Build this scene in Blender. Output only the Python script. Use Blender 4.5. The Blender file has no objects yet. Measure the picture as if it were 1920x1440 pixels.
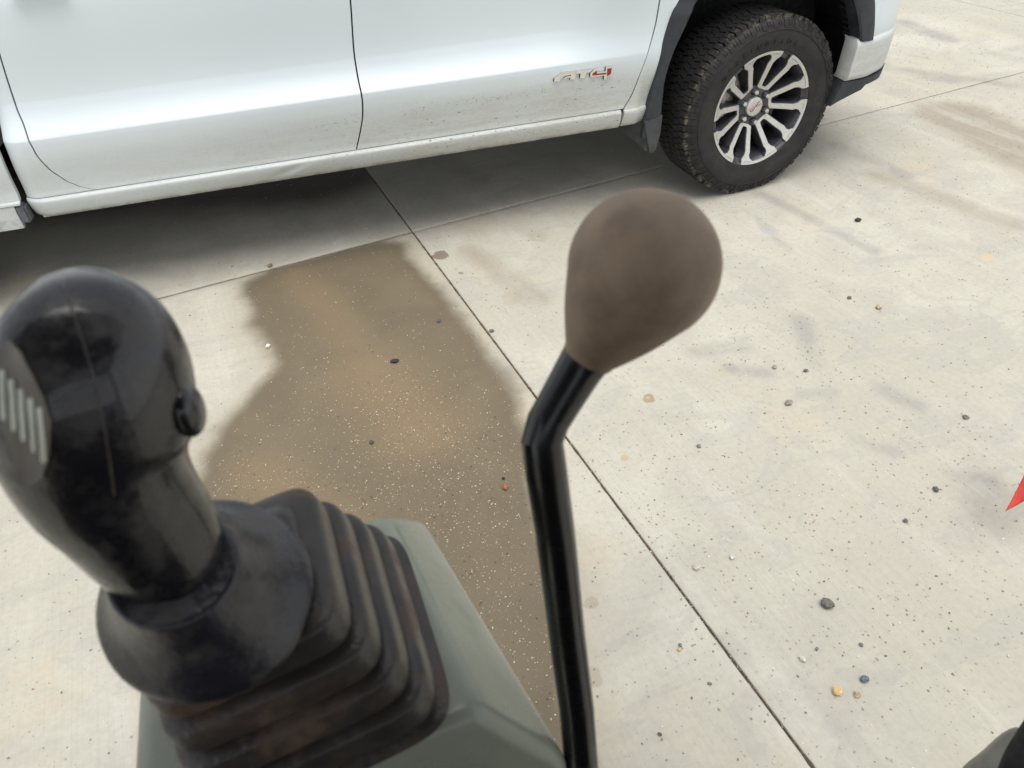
import bpy, bmesh, math, random
import numpy as np
from mathutils import Vector, Matrix, noise
random.seed(7)
rng = np.random.default_rng(11)
R = math.radians
PI = math.pi
scene = bpy.context.scene
col = scene.collection

# ------------------------------------------------------------------ camera
CAM = np.array([-1.9169, -3.1566, 1.7382])
YAW, PITCH, ROLL = R(11.1509), R(39.7866), R(-4.4734)
FPX = 1400.5
_f = np.array([math.sin(YAW)*math.cos(PITCH), math.cos(YAW)*math.cos(PITCH), -math.sin(PITCH)])
_r0 = np.array([math.cos(YAW), -math.sin(YAW), 0.0])
_u0 = np.cross(_r0, _f)
_r = math.cos(ROLL)*_r0 + math.sin(ROLL)*_u0
_u = -math.sin(ROLL)*_r0 + math.cos(ROLL)*_u0
cd = bpy.data.cameras.new('camera')
cam = bpy.data.objects.new('camera', cd)
col.objects.link(cam)
cam.matrix_world = Matrix(((_r[0], _u[0], -_f[0], CAM[0]), (_r[1], _u[1], -_f[1], CAM[1]),
                           (_r[2], _u[2], -_f[2], CAM[2]), (0, 0, 0, 1)))
cd.sensor_width = 36.0
cd.lens = 36.0*FPX/1920.0
cd.clip_start = 0.02
cd.clip_end = 900.0
cd.dof.use_dof = True
cd.dof.focus_distance = 3.3
cd.dof.aperture_fstop = 15.0
scene.camera = cam

# ------------------------------------------------------------------ light
SUN_EL, SUN_AZ = R(77), R(172)      # azimuth clockwise from +Y
world = bpy.data.worlds.new('World')
scene.world = world
world.use_nodes = True
wn = world.node_tree
wn.nodes.clear()
sky = wn.nodes.new('ShaderNodeTexSky')
sky.sky_type = 'NISHITA'
sky.sun_disc = False
sky.sun_elevation = SUN_EL
sky.sun_rotation = SUN_AZ
sky.dust_density = 1.0
hs = wn.nodes.new('ShaderNodeHueSaturation')
hs.inputs['Saturation'].default_value = 0.18
bg = wn.nodes.new('ShaderNodeBackground')
bg.inputs['Strength'].default_value = 0.15
wo = wn.nodes.new('ShaderNodeOutputWorld')
wn.links.new(sky.outputs[0], hs.inputs['Color'])
wn.links.new(hs.outputs[0], bg.inputs['Color'])
wn.links.new(bg.outputs[0], wo.inputs[0])
sd = bpy.data.lights.new('sun', 'SUN')
sd.energy = 1.9
sd.angle = R(50)
sd.color = (1.0, 0.965, 0.9)
sun = bpy.data.objects.new('sun', sd)
col.objects.link(sun)
sdir = Vector((math.sin(SUN_AZ)*math.cos(SUN_EL), math.cos(SUN_AZ)*math.cos(SUN_EL), math.sin(SUN_EL)))
sun.rotation_euler = sdir.to_track_quat('Z', 'Y').to_euler()
scene.view_settings.view_transform = 'Standard'
scene.view_settings.look = 'None'
scene.view_settings.gamma = 1.0
scene.view_settings.exposure = 0.56
scene.view_settings.use_curve_mapping = False

# ------------------------------------------------------------------ helpers
def vray(px, py):
    return _f + (px-960)/FPX*_r - (py-720)/FPX*_u
def on_ground(px, py, z=0.0):
    d = vray(px, py); t = (z-CAM[2])/d[2]
    return CAM+t*d
def at(px, py, depth):
    return CAM + vray(px, py)*depth

def link(name, me, mat=None, parent=None, smooth=True, loc=None):
    o = bpy.data.objects.new(name, me)
    col.objects.link(o)
    if mat is not None and len(me.materials) == 0:
        for m in (mat if isinstance(mat, (list, tuple)) else [mat]):
            me.materials.append(m)
    if parent is not None:
        o.parent = parent
    if loc is not None:
        o.location = loc
    if smooth:
        me.polygons.foreach_set('use_smooth', [True]*len(me.polygons))
    return o
def mesh(name, verts, faces):
    me = bpy.data.meshes.new(name)
    me.from_pydata([tuple(map(float, v)) for v in verts], [], faces)
    me.update()
    return me
def obj(name, verts, faces, mat, parent=None, smooth=True):
    return link(name, mesh(name, verts, faces), mat, parent, smooth)
def from_bm(name, bm, mat, parent=None, smooth=True, sharp=35):
    me = bpy.data.meshes.new(name)
    bmesh.ops.recalc_face_normals(bm, faces=bm.faces[:])
    bm.to_mesh(me); bm.free()
    o = link(name, me, mat, parent, smooth)
    if smooth and sharp:
        me.set_sharp_from_angle(angle=R(sharp))
    return o
def empty(name, loc, label=None, cat=None, group=None, rz=0.0, parent=None):
    o = bpy.data.objects.new(name, None)
    col.objects.link(o)
    o.location = loc
    o.rotation_euler = (0, 0, rz)
    o.empty_display_size = 0.1
    if label: o['label'] = label
    if cat: o['category'] = cat
    if group: o['group'] = group
    if parent: o.parent = parent
    return o
def tag(o, label, cat, group=None):
    o['label'] = label; o['category'] = cat
    if group: o['group'] = group
    return o
def grid_mesh(P, close_u=False, close_v=False):
    """P[i][j] points; returns verts, faces"""
    n, m = len(P), len(P[0])
    vs = [p for row in P for p in row]
    fs = []
    for i in range(n if close_u else n-1):
        for j in range(m if close_v else m-1):
            a, b = i, (i+1) % n
            c, d = j, (j+1) % m
            fs.append((a*m+c, a*m+d, b*m+d, b*m+c))
    return vs, fs
def lathe(profile, n=64, axis='Y', close=False):
    """profile: list of (radius, offset along axis)"""
    P = []
    for r, o in profile:
        row = []
        for k in range(n):
            t = 2*PI*k/n
            if axis == 'Y': row.append((r*math.cos(t), o, r*math.sin(t)))
            else: row.append((r*math.cos(t), r*math.sin(t), o))
        P.append(row)
    return grid_mesh(P, close_u=close, close_v=True)
def add_box(bm, c, s, bevel=0.0, M=None, seg=2):
    r = bmesh.ops.create_cube(bm, size=1.0)
    vs = r['verts']
    bmesh.ops.scale(bm, vec=s, verts=vs)
    if M is not None: bmesh.ops.transform(bm, matrix=M, verts=vs)
    bmesh.ops.translate(bm, vec=c, verts=vs)
    if bevel > 0:
        es = list({e for v in vs for e in v.link_edges})
        bmesh.ops.bevel(bm, geom=es, offset=bevel, segments=seg, affect='EDGES', clamp_overlap=True)
def box(name, c, s, mat, parent=None, bevel=0.0, M=None, smooth=True):
    bm = bmesh.new(); add_box(bm, c, s, bevel, M)
    return from_bm(name, bm, mat, parent, smooth)
def tube_rows(pts, rad, n=20, flat=None):
    """pts list of Vector, rad list; parallel-transport frames"""
    pts = [Vector(p) for p in pts]
    rows = []
    nrm = None
    for i, p in enumerate(pts):
        t = (pts[min(i+1, len(pts)-1)]-pts[max(i-1, 0)]).normalized()
        if nrm is None:
            nrm = t.orthogonal().normalized()
        nrm = (nrm - t*nrm.dot(t)).normalized()
        b = t.cross(nrm)
        rows.append([tuple(p + (nrm*math.cos(2*PI*k/n)+b*math.sin(2*PI*k/n))*rad[i]) for k in range(n)])
    return rows
def cap_ends(vs, fs, rows, n):
    fs.append(tuple(range(n))[::-1]); fs.append(tuple(range((rows-1)*n, rows*n)))
    return vs, fs
def smooth_path(pts, n=8):
    """Catmull-Rom through points of any dimension"""
    P = [np.array(p, float) for p in pts]
    P = [2*P[0]-P[1]]+P+[2*P[-1]-P[-2]]
    out = []
    for i in range(1, len(P)-2):
        for k in range(n):
            t = k/n
            a, b, c, d = P[i-1:i+3]
            out.append(0.5*((2*b)+(-a+c)*t+(2*a-5*b+4*c-d)*t*t+(-a+3*b-3*c+d)*t**3))
    out.append(P[-2])
    return out
def sstep(a, b, x):
    t = min(1, max(0, (x-a)/(b-a))); return t*t*(3-2*t)

# ------------------------------------------------------------------ materials
class NT:
    def __init__(s, name):
        s.m = bpy.data.materials.new(name); s.m.use_nodes = True
        s.t = s.m.node_tree; s.n = s.t.nodes
        s.b = s.n['Principled BSDF']
    def node(s, typ, **kw):
        nd = s.n.new(typ)
        for k, v in kw.items(): setattr(nd, k, v)
        return nd
    def val(s, sock, v):
        if hasattr(v, 'is_output') or isinstance(v, bpy.types.NodeSocket): s.t.links.new(v, sock)
        elif isinstance(v, (tuple, list)):
            sock.default_value = tuple(v)+((1,) if len(v) == 3 and len(sock.default_value) == 4 else ())
        else: sock.default_value = v
    def set(s, **kw):
        for k, v in kw.items(): s.val(s.b.inputs[k.replace('_', ' ')], v)
    def coord(s, kind='Object'):
        return s.node('ShaderNodeTexCoord').outputs[kind]
    def mapping(s, vec, scale=(1, 1, 1), rot=(0, 0, 0), loc=(0, 0, 0)):
        m = s.node('ShaderNodeMapping')
        s.val(m.inputs['Vector'], vec)
        m.inputs['Scale'].default_value = scale; m.inputs['Rotation'].default_value = rot
        m.inputs['Location'].default_value = loc
        return m.outputs[0]
    def noise(s, vec, scale, detail=4, rough=0.55, dist=0.0):
        n = s.node('ShaderNodeTexNoise')
        s.val(n.inputs['Vector'], vec)
        n.inputs['Scale'].default_value = scale; n.inputs['Detail'].default_value = detail
        n.inputs['Roughness'].default_value = rough; n.inputs['Distortion'].default_value = dist
        return n.outputs['Fac']
    def ramp(s, fac, a, b, lo=0.0, hi=1.0):
        n = s.node('ShaderNodeMapRange'); n.interpolation_type = 'SMOOTHSTEP'
        s.val(n.inputs[0], fac); n.inputs[1].default_value = a; n.inputs[2].default_value = b
        n.inputs[3].default_value = lo; n.inputs[4].default_value = hi
        return n.outputs[0]
    def math(s, op, a, b=0.0, clamp=False):
        n = s.node('ShaderNodeMath', operation=op); n.use_clamp = clamp
        s.val(n.inputs[0], a); s.val(n.inputs[1], b)
        return n.outputs[0]
    def mix(s, fac, a, b, mode='MIX'):
        n = s.node('ShaderNodeMix', data_type='RGBA', blend_type=mode)
        s.val(n.inputs[0], fac); s.val(n.inputs[6], a); s.val(n.inputs[7], b)
        return n.outputs[2]
    def bump(s, h, strength=0.3, dist=0.01):
        n = s.node('ShaderNodeBump'); s.val(n.inputs['Height'], h)
        n.inputs['Strength'].default_value = strength; n.inputs['Distance'].default_value = dist
        s.t.links.new(n.outputs[0], s.b.inputs['Normal'])
    def attr(s, name):
        n = s.node('ShaderNodeAttribute'); n.attribute_name = name
        return n
    def sep(s, vec):
        n = s.node('ShaderNodeSeparateXYZ'); s.val(n.inputs[0], vec); return n.outputs

def simple(name, c, rough=0.5, metal=0.0, var=0.25, scale=40, bump=0.0, coat=0.0, dust=None, spec=None):
    k = NT(name)
    v = k.coord()
    n = k.noise(v, scale, 5)
    c2 = tuple(x*(1-var) for x in c); c3 = tuple(min(1, x*(1+var)) for x in c)
    base = k.mix(k.ramp(n, .3, .7), c2, c3)
    if dust:
        dm = k.ramp(k.noise(v, dust[1], 6, .65), dust[2], dust[3])
        base = k.mix(k.math('MULTIPLY', dm, dust[4]), base, dust[0])
        k.set(Roughness=k.ramp(dm, 0, 1, rough, min(1, rough+.35)))
    else:
        k.set(Roughness=k.ramp(k.noise(v, scale*2.3, 3), .3, .7, rough*.85, min(1, rough*1.15)))
    k.set(Base_Color=base, Metallic=metal, Coat_Weight=coat)
    if spec is not None: k.set(Specular_IOR_Level=spec)
    if bump: k.bump(k.noise(v, scale*4, 4), bump, 0.002)
    return k.m

def mat_paint():
    k = NT('white_paint')
    v = k.coord(); x, y, z = k.sep(v)
    pearl = k.noise(v, 900, 2)
    base = k.mix(pearl, (.60, .66, .69), (.63, .695, .725))
    # road film: tan dust on the lower body, streaked along the truck
    film = k.noise(k.mapping(v, (1.2, 1.2, 9)), 3.0, 6, .6)
    fine = k.noise(k.mapping(v, (10, 10, 26)), 6.0, 5, .7)
    low = k.ramp(z, .76, .58)
    fwd = k.ramp(x, -2.9, -1.3, .6, 1.0)
    dm = k.math('MULTIPLY', low, k.ramp(film, .2, .75, .6, 1.0))
    dm = k.math('MULTIPLY', dm, fwd)
    dm = k.math('MULTIPLY', dm, k.ramp(fine, .25, .75, .6, 1.0))
    base = k.mix(k.math('MULTIPLY', dm, .78), base, (.36, .325, .25))
    # grime line at the very bottom edge
    bot = k.math('MULTIPLY', k.ramp(z, .445, .418), k.ramp(k.noise(k.mapping(v, (3, 3, 3)), 6, 5, .7), .3, .7))
    base = k.mix(k.math('MULTIPLY', bot, .75), base, (.13, .10, .07))
    # mud flecks
    vo = k.node('ShaderNodeTexVoronoi'); k.val(vo.inputs['Vector'], k.mapping(v, (22, 22, 62), (0, R(9), 0)))
    vo.inputs['Scale'].default_value = 1.0; vo.inputs['Randomness'].default_value = 1.0
    rnd = k.sep(vo.outputs['Color'])[0]
    spot = k.math('MULTIPLY', k.ramp(vo.outputs['Distance'], .17, .07), k.ramp(rnd, .60, .66))
    vo2 = k.node('ShaderNodeTexVoronoi'); k.val(vo2.inputs['Vector'], k.mapping(v, (60, 60, 110), (0, R(-12), 0)))
    vo2.inputs['Scale'].default_value = 1.0
    rnd2 = k.sep(vo2.outputs['Color'])[1]
    spot2 = k.math('MULTIPLY', k.ramp(vo2.outputs['Distance'], .28, .12), k.ramp(rnd2, .68, .76))
    spot = k.math('MAXIMUM', spot, k.math('MULTIPLY', spot2, .7))
    area = k.math('MULTIPLY', k.ramp(z, .72, .63), k.ramp(x, -2.6, -1.35, .12, 1.0))
    area = k.math('MULTIPLY', area, k.ramp(x, -.62, -.74, .2, 1.0))
    area = k.math('MULTIPLY', area, k.ramp(k.noise(v, 4.5, 3), .36, .52))
    spot = k.math('MULTIPLY', spot, area)
    base = k.mix(k.math('MULTIPLY', spot, .92), base, (.075, .058, .038))
    k.set(Base_Color=base, Roughness=k.ramp(dm, 0, .7, .38, .62), Coat_Weight=k.ramp(dm, 0, .6, .55, .05), Coat_Roughness=.16)
    return k.m
PAINT = mat_paint()
TRIM = simple('black_trim_plastic', (.021, .025, .032), .55, 0, .2, 30, .1, dust=((.07, .072, .075), 14, .4, .8, .4))
GAP = simple('gap_black', (.008, .008, .009), .8)
LINER = simple('liner_black', (.012, .012, .013), .85, 0, .3, 20, .2)
GLASS = simple('tinted_glass', (.015, .018, .02), .05, 0, .1, 4, coat=.5)
CHROME = simple('chrome', (.80, .80, .80), .22, 1.0, .05, 30)
BADGE_RED = simple('badge_red', (.26, .008, .012), .3, 0, .12, 60, coat=.3)
STEEL = simple('brake_steel', (.30, .285, .27), .42, .85, .25, 60)
UNDER = simple('underbody', (.018, .017, .016), .8, 0, .3, 12, dust=((.06, .05, .04), 6, .45, .7, .6))
TAB = simple('bracket_grey', (.085, .088, .105), .6, 0, .15, 60)
LAMP = simple('lamp_lens', (.5, .5, .5), .1, 0, .1, 20, coat=.5)
REDLAMP = simple('tail_lamp_red', (.3, .01, .01), .12, 0, .1, 20, coat=.5)
RIM_FACE = simple('machined_aluminium', (.56, .56, .53), .40, .6, .06, 90, dust=((.42, .40, .36), 30, .5, .8, .5))
RIM_DARK = simple('rim_dark_grey', (.060, .060, .072), .42, .35, .2, 40, dust=((.17, .16, .15), 22, .5, .8, .5))
NUT = simple('lug_nut_steel', (.62, .62, .60), .3, .9, .1, 90)

def mat_tyre():
    k = NT('tyre_rubber'); v = k.coord()
    x, y, z = k.sep(v)
    n = k.noise(v, 9, 6, .65); n2 = k.noise(v, 60, 5, .7)
    base = k.mix(k.ramp(n, .3, .7), (.011, .011, .0115), (.024, .0225, .022))
    d = k.math('MULTIPLY', k.ramp(n2, .45, .75), k.ramp(n, .35, .6))
    base = k.mix(k.math('MULTIPLY', d, .45), base, (.055, .05, .043))
    rad = k.math('SQRT', k.math('ADD', k.math('MULTIPLY', x, x), k.math('MULTIPLY', z, z)))
    mud = k.math('MULTIPLY', k.math('MULTIPLY', k.ramp(rad, .385, .402), k.ramp(y, .045, .012)), k.ramp(k.noise(v, 28, 6, .75), .48, .66))
    base = k.mix(k.math('MULTIPLY', mud, .7), base, (.20, .17, .12))
    k.set(Base_Color=base, Roughness=.72, Specular_IOR_Level=.4)
    k.bump(n2, .25, .002)
    return k.m
TYRE = mat_tyre()

# ------------------------------------------------------------------ ground
AL = R(10.2214)
AX = np.array([math.cos(AL), math.sin(AL)]); BX = np.array([-math.sin(AL), math.cos(AL)])
J = np.array([-1.6966, .1673])

def mat_concrete():
    k = NT('concrete'); v = k.coord()
    big = k.noise(v, .9, 5, .6); mid = k.noise(v, 3.2, 6, .62, .6)
    fine = k.noise(v, 55, 5, .7)
    al = k.mapping(v, (1, 1, 1), (0, 0, -AL))
    broom = k.noise(k.mapping(al, (170, 2.2, 1)), 1.0, 4, .6)
    streak = k.noise(k.mapping(al, (7, .9, 1), (0, 0, R(-8))), 1.0, 5, .6)
    base = k.mix(k.ramp(big, .32, .68), (.435, .415, .34), (.53, .51, .435))
    base = k.mix(k.ramp(mid, .35, .7), base, (.43, .41, .35))
    base = k.mix(k.math('MULTIPLY', k.ramp(streak, .5, .75), .45), base, (.56, .54, .48))
    # warm tan blooms and cool wiped smudges
    base = k.mix(k.math('MULTIPLY', k.ramp(k.noise(v, 1.7, 4, .6, .4), .55, .72), .45), base, (.52, .44, .32))
    sm = k.noise(k.mapping(al, (1.5, 3.4, 1), (0, 0, R(30))), 1.6, 4, .5, 1.4)
    base = k.mix(k.math('MULTIPLY', k.math('MULTIPLY', k.ramp(sm, .57, .60), k.ramp(sm, .74, .62)), .22), base, (.33, .325, .32))
    base = k.mix(k.ramp(fine, .35, .7, 0, .16), base, (.22, .20, .17))
    base = k.mix(k.ramp(broom, .45, .75, 0, .14), base, (.26, .24, .20))
    # hairline speckle of tiny pits
    vo = k.node('ShaderNodeTexVoronoi'); k.val(vo.inputs['Vector'], v); vo.inputs['Scale'].default_value = 85
    pit = k.math('MULTIPLY', k.ramp(vo.outputs['Distance'], .16, .08), k.ramp(k.sep(vo.outputs['Color'])[0], .72, .78))
    base = k.mix(k.math('MULTIPLY', pit, .6), base, (.15, .13, .10))
    edge = k.noise(v, 4.5, 5, .5)
    edge2 = k.noise(v, 45, 4, .7)
    wob = k.math('ADD', k.math('MULTIPLY', k.math('SUBTRACT', edge, .5), .13), k.math('MULTIPLY', k.math('SUBTRACT', edge2, .5), .022))
    # brown drag marks (upper right) from attribute
    dr = k.attr('drag').outputs['Fac']
    dm = k.math('MULTIPLY', k.ramp(k.math('ADD', dr, k.math('MULTIPLY', wob, 1.6)), .25, .8), k.ramp(streak, .3, .65, .35, 1))
    base = k.mix(k.math('MULTIPLY', dm, .62), base, (.23, .175, .125))
    # grey tyre scuffs
    tk = k.attr('scuff').outputs['Fac']
    tm = k.math('MULTIPLY', k.ramp(k.math('ADD', tk, k.math('MULTIPLY', wob, 2.2)), .1, 1.0), k.ramp(mid, .35, .6, .4, 1))
    base = k.mix(k.math('MULTIPLY', tm, .55), base, (.26, .252, .245))
    # dirt beside the joints
    jd = k.attr('jdirt').outputs['Fac']
    jm = k.ramp(k.math('ADD', jd, k.math('MULTIPLY', wob, 1.8)), .45, 1.0)
    base = k.mix(k.math('MULTIPLY', jm, .6), base, (.24, .185, .13))
    jc = k.ramp(k.math('ADD', jd, k.math('MULTIPLY', wob, .9)), .62, .95)
    base = k.mix(k.math('MULTIPLY', jc, .75), base, (.085, .062, .042))
    dark_blob = k.attr('dark_blob').outputs['Fac']
    om = k.ramp(k.math('ADD', dark_blob, k.math('MULTIPLY', wob, 1.2)), .12, .75)
    base = k.mix(k.math('MULTIPLY', om, .9), base, (.06, .045, .032))  # darker brown area on the left slab under the truck
    # damp patch
    w = k.attr('wet').outputs['Fac']
    wd = k.math('ADD', w, wob)
    wm = k.ramp(wd, -.035, .06)
    soft = k.ramp(wd, -.14, .02)
    base = k.mix(k.math('MULTIPLY', soft, .38), base, (.33, .28, .20))
    rust = k.attr('rust').outputs['Fac']
    wc = k.mix(k.ramp(mid, .3, .7), (.118, .092, .054), (.150, .118, .071))
    wc = k.mix(k.ramp(k.math('ADD', rust, k.math('MULTIPLY', wob, 1.4)), .0, 1.2, 0, .55), wc, (.25, .165, .085))
    wc = k.mix(k.ramp(fine, .3, .75, 0, .25), wc, (.13, .105, .075))
    rim_ = k.math('MULTIPLY', k.ramp(wd, .0, .03), k.ramp(wd, .12, .04))
    wc = k.mix(k.math('MULTIPLY', rim_, .18), wc, (.095, .078, .055))
    base = k.mix(k.math('MULTIPLY', wm, .93), base, wc)
    # small separate stains
    for (px, py, rad, c, st) in SPOTS:
        p = on_ground(px, py)
        vm = k.node('ShaderNodeVectorMath', operation='DISTANCE')
        k.val(vm.inputs[0], v); vm.inputs[1].default_value = (p[0], p[1], 0)
        dd = k.math('ADD', vm.outputs['Value'], k.math('MULTIPLY', k.math('SUBTRACT', k.noise(v, 26, 4, .6), .5), rad*1.7))
        base = k.mix(k.math('MULTIPLY', k.ramp(dd, rad*1.08, rad*.8), st), base, c)
    k.set(Base_Color=base, Roughness=k.ramp(wm, 0, 1, .86, .62), Specular_IOR_Level=.35)
    h = k.math('ADD', k.math('MULTIPLY', broom, .5), k.math('MULTIPLY', fine, .6))
    k.bump(h, .35, .002)
    return k.m
SPOTS = [(825, 478, .040, (.17, .135, .095), .85), (735, 494, .022, (.16, .10, .06), .5), (864, 512, .011, (.2, .15, .10), .7),
         (1218, 747, .024, (.30, .22, .14), .8), (1215, 746, .010, (.5, .36, .2), .6), (1852, 483, .030, (.58, .42, .25), .6),
         (1170, 858, .013, (.42, .32, .18), .7), (1108, 1130, .020, (.30, .24, .18), .45), (1112, 1268, .024, (.30, .24, .18), .4),
         (500, 655, .03, (.36, .3, .22), .4), (1440, 430, .045, (.37, .37, .40), .5), (1010, 445, .05, (.36, .31, .24), .4),
         (960, 560, .05, (.33, .29, .22), .35)]
CONCRETE = mat_concrete()

def mat_filler():
    k = NT('joint_dirt'); v = k.coord()
    n = k.noise(v, 120, 5, .7); n2 = k.noise(v, 9, 4)
    base = k.mix(k.ramp(n, .3, .7), (.03, .022, .016), (.13, .10, .07))
    base = k.mix(k.ramp(n2, .4, .7, 0, .5), base, (.13, .09, .06))
    k.set(Base_Color=base, Roughness=.95)
    k.bump(n, .6, .003)
    return k.m
FILLER = mat_filler()
SOIL = simple('bare_soil', (.16, .125, .09), .95, 0, .3, 3, .3)

WETPOLY = [(505, 498), (560, 486), (640, 466), (712, 448), (760, 456), (800, 500), (850, 568), (905, 640), (955, 706), (985, 752),
           (992, 800), (1006, 900), (1030, 1000), (1058, 1100), (1075, 1200), (1095, 1320), (1110, 1500), (1000, 1640), (420, 1640),
           (310, 1250), (330, 1000), (350, 905), (372, 850), (402, 800), (440, 760), (475, 728), (500, 690), (492, 650), (462, 612), (458, 570), (455, 530)]
WP = np.array([on_ground(*p)[:2] for p in WETPOLY])
def poly_sd(pts, P):
    """signed distance (positive inside) to polygon"""
    n = len(P); d = np.full(len(pts), 1e9); inside = np.zeros(len(pts), bool)
    for i in range(n):
        a, b = P[i], P[(i+1) % n]
        ab = b-a; ap = pts-a
        t = np.clip((ap@ab)/(ab@ab), 0, 1)
        d = np.minimum(d, np.linalg.norm(ap-t[:, None]*ab, axis=1))
        c = ((a[1] > pts[:, 1]) != (b[1] > pts[:, 1]))
        if a[1] != b[1]:
            xi = a[0]+(pts[:, 1]-a[1])/(b[1]-a[1])*ab[0]
            inside ^= c & (pts[:, 0] < xi)
    return np.where(inside, d, -d)
def seg_blob(pts, p0, p1, wid):
    a = on_ground(*p0)[:2]; b = on_ground(*p1)[:2]
    ab = b-a; ap = pts-a
    t = np.clip((ap@ab)/(ab@ab), 0, 1)
    return np.exp(-(np.linalg.norm(ap-t[:, None]*ab, axis=1)/wid)**2)

ground = bpy.data.objects.new('ground', mesh('ground', [(-300, -300, -.16), (300, -300, -.16), (300, 300, -.16), (-300, 300, -.16)], [(0, 1, 2, 3)]))
col.objects.link(ground); ground.data.materials.append(SOIL); ground['kind'] = 'structure'
ground['label'] = 'bare ground under and beyond the concrete slabs'
GAPW = .0056
SA, SB = 5.2144, 4.6
def slab(i, j, step):
    nx, ny = max(2, int(SA/step)), max(2, int(SB/step))
    a0, b0 = i*SA+GAPW, j*SB+GAPW
    a1, b1 = (i+1)*SA-GAPW, (j+1)*SB-GAPW
    ta = np.linspace(a0, a1, nx+1); tb = np.linspace(b0, b1, ny+1)
    A_, B_ = np.meshgrid(ta, tb)
    A_ = A_.copy(); B_ = B_.copy()
    if step < .1:
        for q in range(nx+1):
            for side, s in ((0, 1), (ny, -1)):
                B_[side, q] += s*abs(noise.noise(Vector((A_[side, q]*22, B_[side, q]*3, 0))))*.004
        for q in range(ny+1):
            for side, s in ((0, 1), (nx, -1)):
                A_[q, side] += s*abs(noise.noise(Vector((A_[q, side]*3, B_[q, side]*22, 5))))*.004
    pts = J + A_.ravel()[:, None]*AX + B_.ravel()[:, None]*BX
    z = np.zeros(len(pts))
    vs = [(p[0], p[1], 0.0) for p in pts]
    W = nx+1
    fs = [(r*W+c, r*W+c+1, (r+1)*W+c+1, (r+1)*W+c) for r in range(ny) for c in range(nx)]
    # rounded arris and skirt
    rim = [c for c in range(W)] + [r*W+nx for r in range(1, ny+1)] + [ny*W+c for c in range(nx-1, -1, -1)] + [r*W for r in range(ny-1, 0, -1)]
    ctr = pts.mean(0)
    base = list(rim)
    for (off, dz) in ((.0018, -.0012), (.0026, -.004), (.0026, -.12)):
        st = len(vs)
        for q in rim:
            a, b = A_.ravel()[q], B_.ravel()[q]
            a += off*(1 if a > (a0+a1)/2+SA*.499-.02 else (-1 if a < (a0+a1)/2-SA*.499+.02 else 0))
            b += off*(1 if b > (b0+b1)/2+SB*.499-.02 else (-1 if b < (b0+b1)/2-SB*.499+.02 else 0))
            p = J+a*AX+b*BX
            vs.append((p[0], p[1], dz))
        n = len(rim)
        for q in range(n):
            fs.append((base[q], st+q, st+(q+1) % n, base[(q+1) % n]))
        base = [st+q for q in range(n)]
    o = obj('concrete_slab', vs, fs, CONCRETE, ground)
    o['kind'] = 'structure'
    me = o.data
    V = np.array([v[:2] for v in vs])
    wet = np.clip(poly_sd(V, WP), -1, 1) if step < .1 else np.full(len(V), -1.0)
    if not (i == -1 and j == -1):
        wet = np.full(len(V), -1.0)
    drag = rust = scuff = dark_blob = np.zeros(len(V))
    if step < .1:
        drag = np.maximum(seg_blob(V, (1790, 215), (2050, 345), .27), .6*seg_blob(V, (1650, 330), (1900, 420), .12))
        drag = np.maximum(drag, .62*seg_blob(V, (880, 470), (1010, 560), .11))
        drag = np.maximum(drag, .55*seg_blob(V, (1700, 130), (1900, 160), .10))
        dark_blob = seg_blob(V, (-300, 380), (600, 318), .50) if (i, j) == (-1, 0) else dark_blob
        drag = np.maximum(drag, .45*seg_blob(V, (1385, 368), (1420, 362), .06))
        rust = np.maximum(seg_blob(V, (690, 700), (790, 800), .20), .85*seg_blob(V, (480, 890), (620, 980), .13))
        rust = np.maximum(rust, .7*seg_blob(V, (560, 520), (660, 640), .12))
        scuff = np.maximum(seg_blob(V, (1640, 120), (1780, 150), .09), seg_blob(V, (1690, 40), (1780, 75), .08))
        for s in (((1790, 890), (1860, 900), .035), ((1600, 820), (1680, 850), .03), ((1500, 740), (1560, 735), .03),
                  ((1300, 660), (1390, 650), .05), ((1410, 400), (1480, 470), .03), ((1370, 690), (1440, 700), .04), ((1650, 730), (1720, 760), .045),
                  ((1560, 270), (1700, 330), .06), ((1500, 600), (1530, 680), .05), ((1360, 1200), (1400, 1240), .03),
                  ((1380, 340), (1640, 470), .045), ((870, 640), (940, 700), .05)):
            scuff = np.maximum(scuff, .9*seg_blob(V, *s))
    a = (V-J)@AX; b = (V-J)@BX
    jd = np.maximum(np.exp(-np.abs(b)/.018)*(np.where(a < 0, 1.0, .85)), np.exp(-np.abs(a)/.016)*.8)
    for nm, arr in (('wet', wet), ('drag', drag), ('rust', rust), ('scuff', scuff), ('jdirt', jd), ('dark_blob', dark_blob)):
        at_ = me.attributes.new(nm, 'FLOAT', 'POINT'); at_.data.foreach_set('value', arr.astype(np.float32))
    return o
for i in range(-5, 5):
    for j in range(-5, 5):
        fine = (i, j) in ((-1, -1), (0, -1), (-1, 0), (0, 0))
        slab(i, j, .026 if fine else (.6 if abs(i) < 3 and abs(j) < 3 else 1.5))
fv, ff = [], []
for i in range(-5, 6):
    for s in ('a', 'b'):
        n = 900 if i in (0, 1) else 4
        L = 5*(SA if s == 'a' else SB)
        st = len(fv)
        for q in range(n+1):
            t = -L+2*L*q/n
            for w in (-.013, -.004, .004, .013):
                z = -.0062 + (.0028*noise.noise(Vector((t*30, i*7, w*200))) if n > 4 else 0) + (0 if s == 'a' else .0004)
                p = J + (t*AX+(i*SB+w)*BX if s == 'a' else (i*SA+w)*AX+t*BX)
                fv.append((p[0], p[1], z))
        for q in range(n):
            for w in range(3):
                fv0 = st+q*4+w
                ff.append((fv0, fv0+1, fv0+5, fv0+4))
fo = obj('joint_filler', fv, ff, FILLER, ground); fo['kind'] = 'structure'

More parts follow.
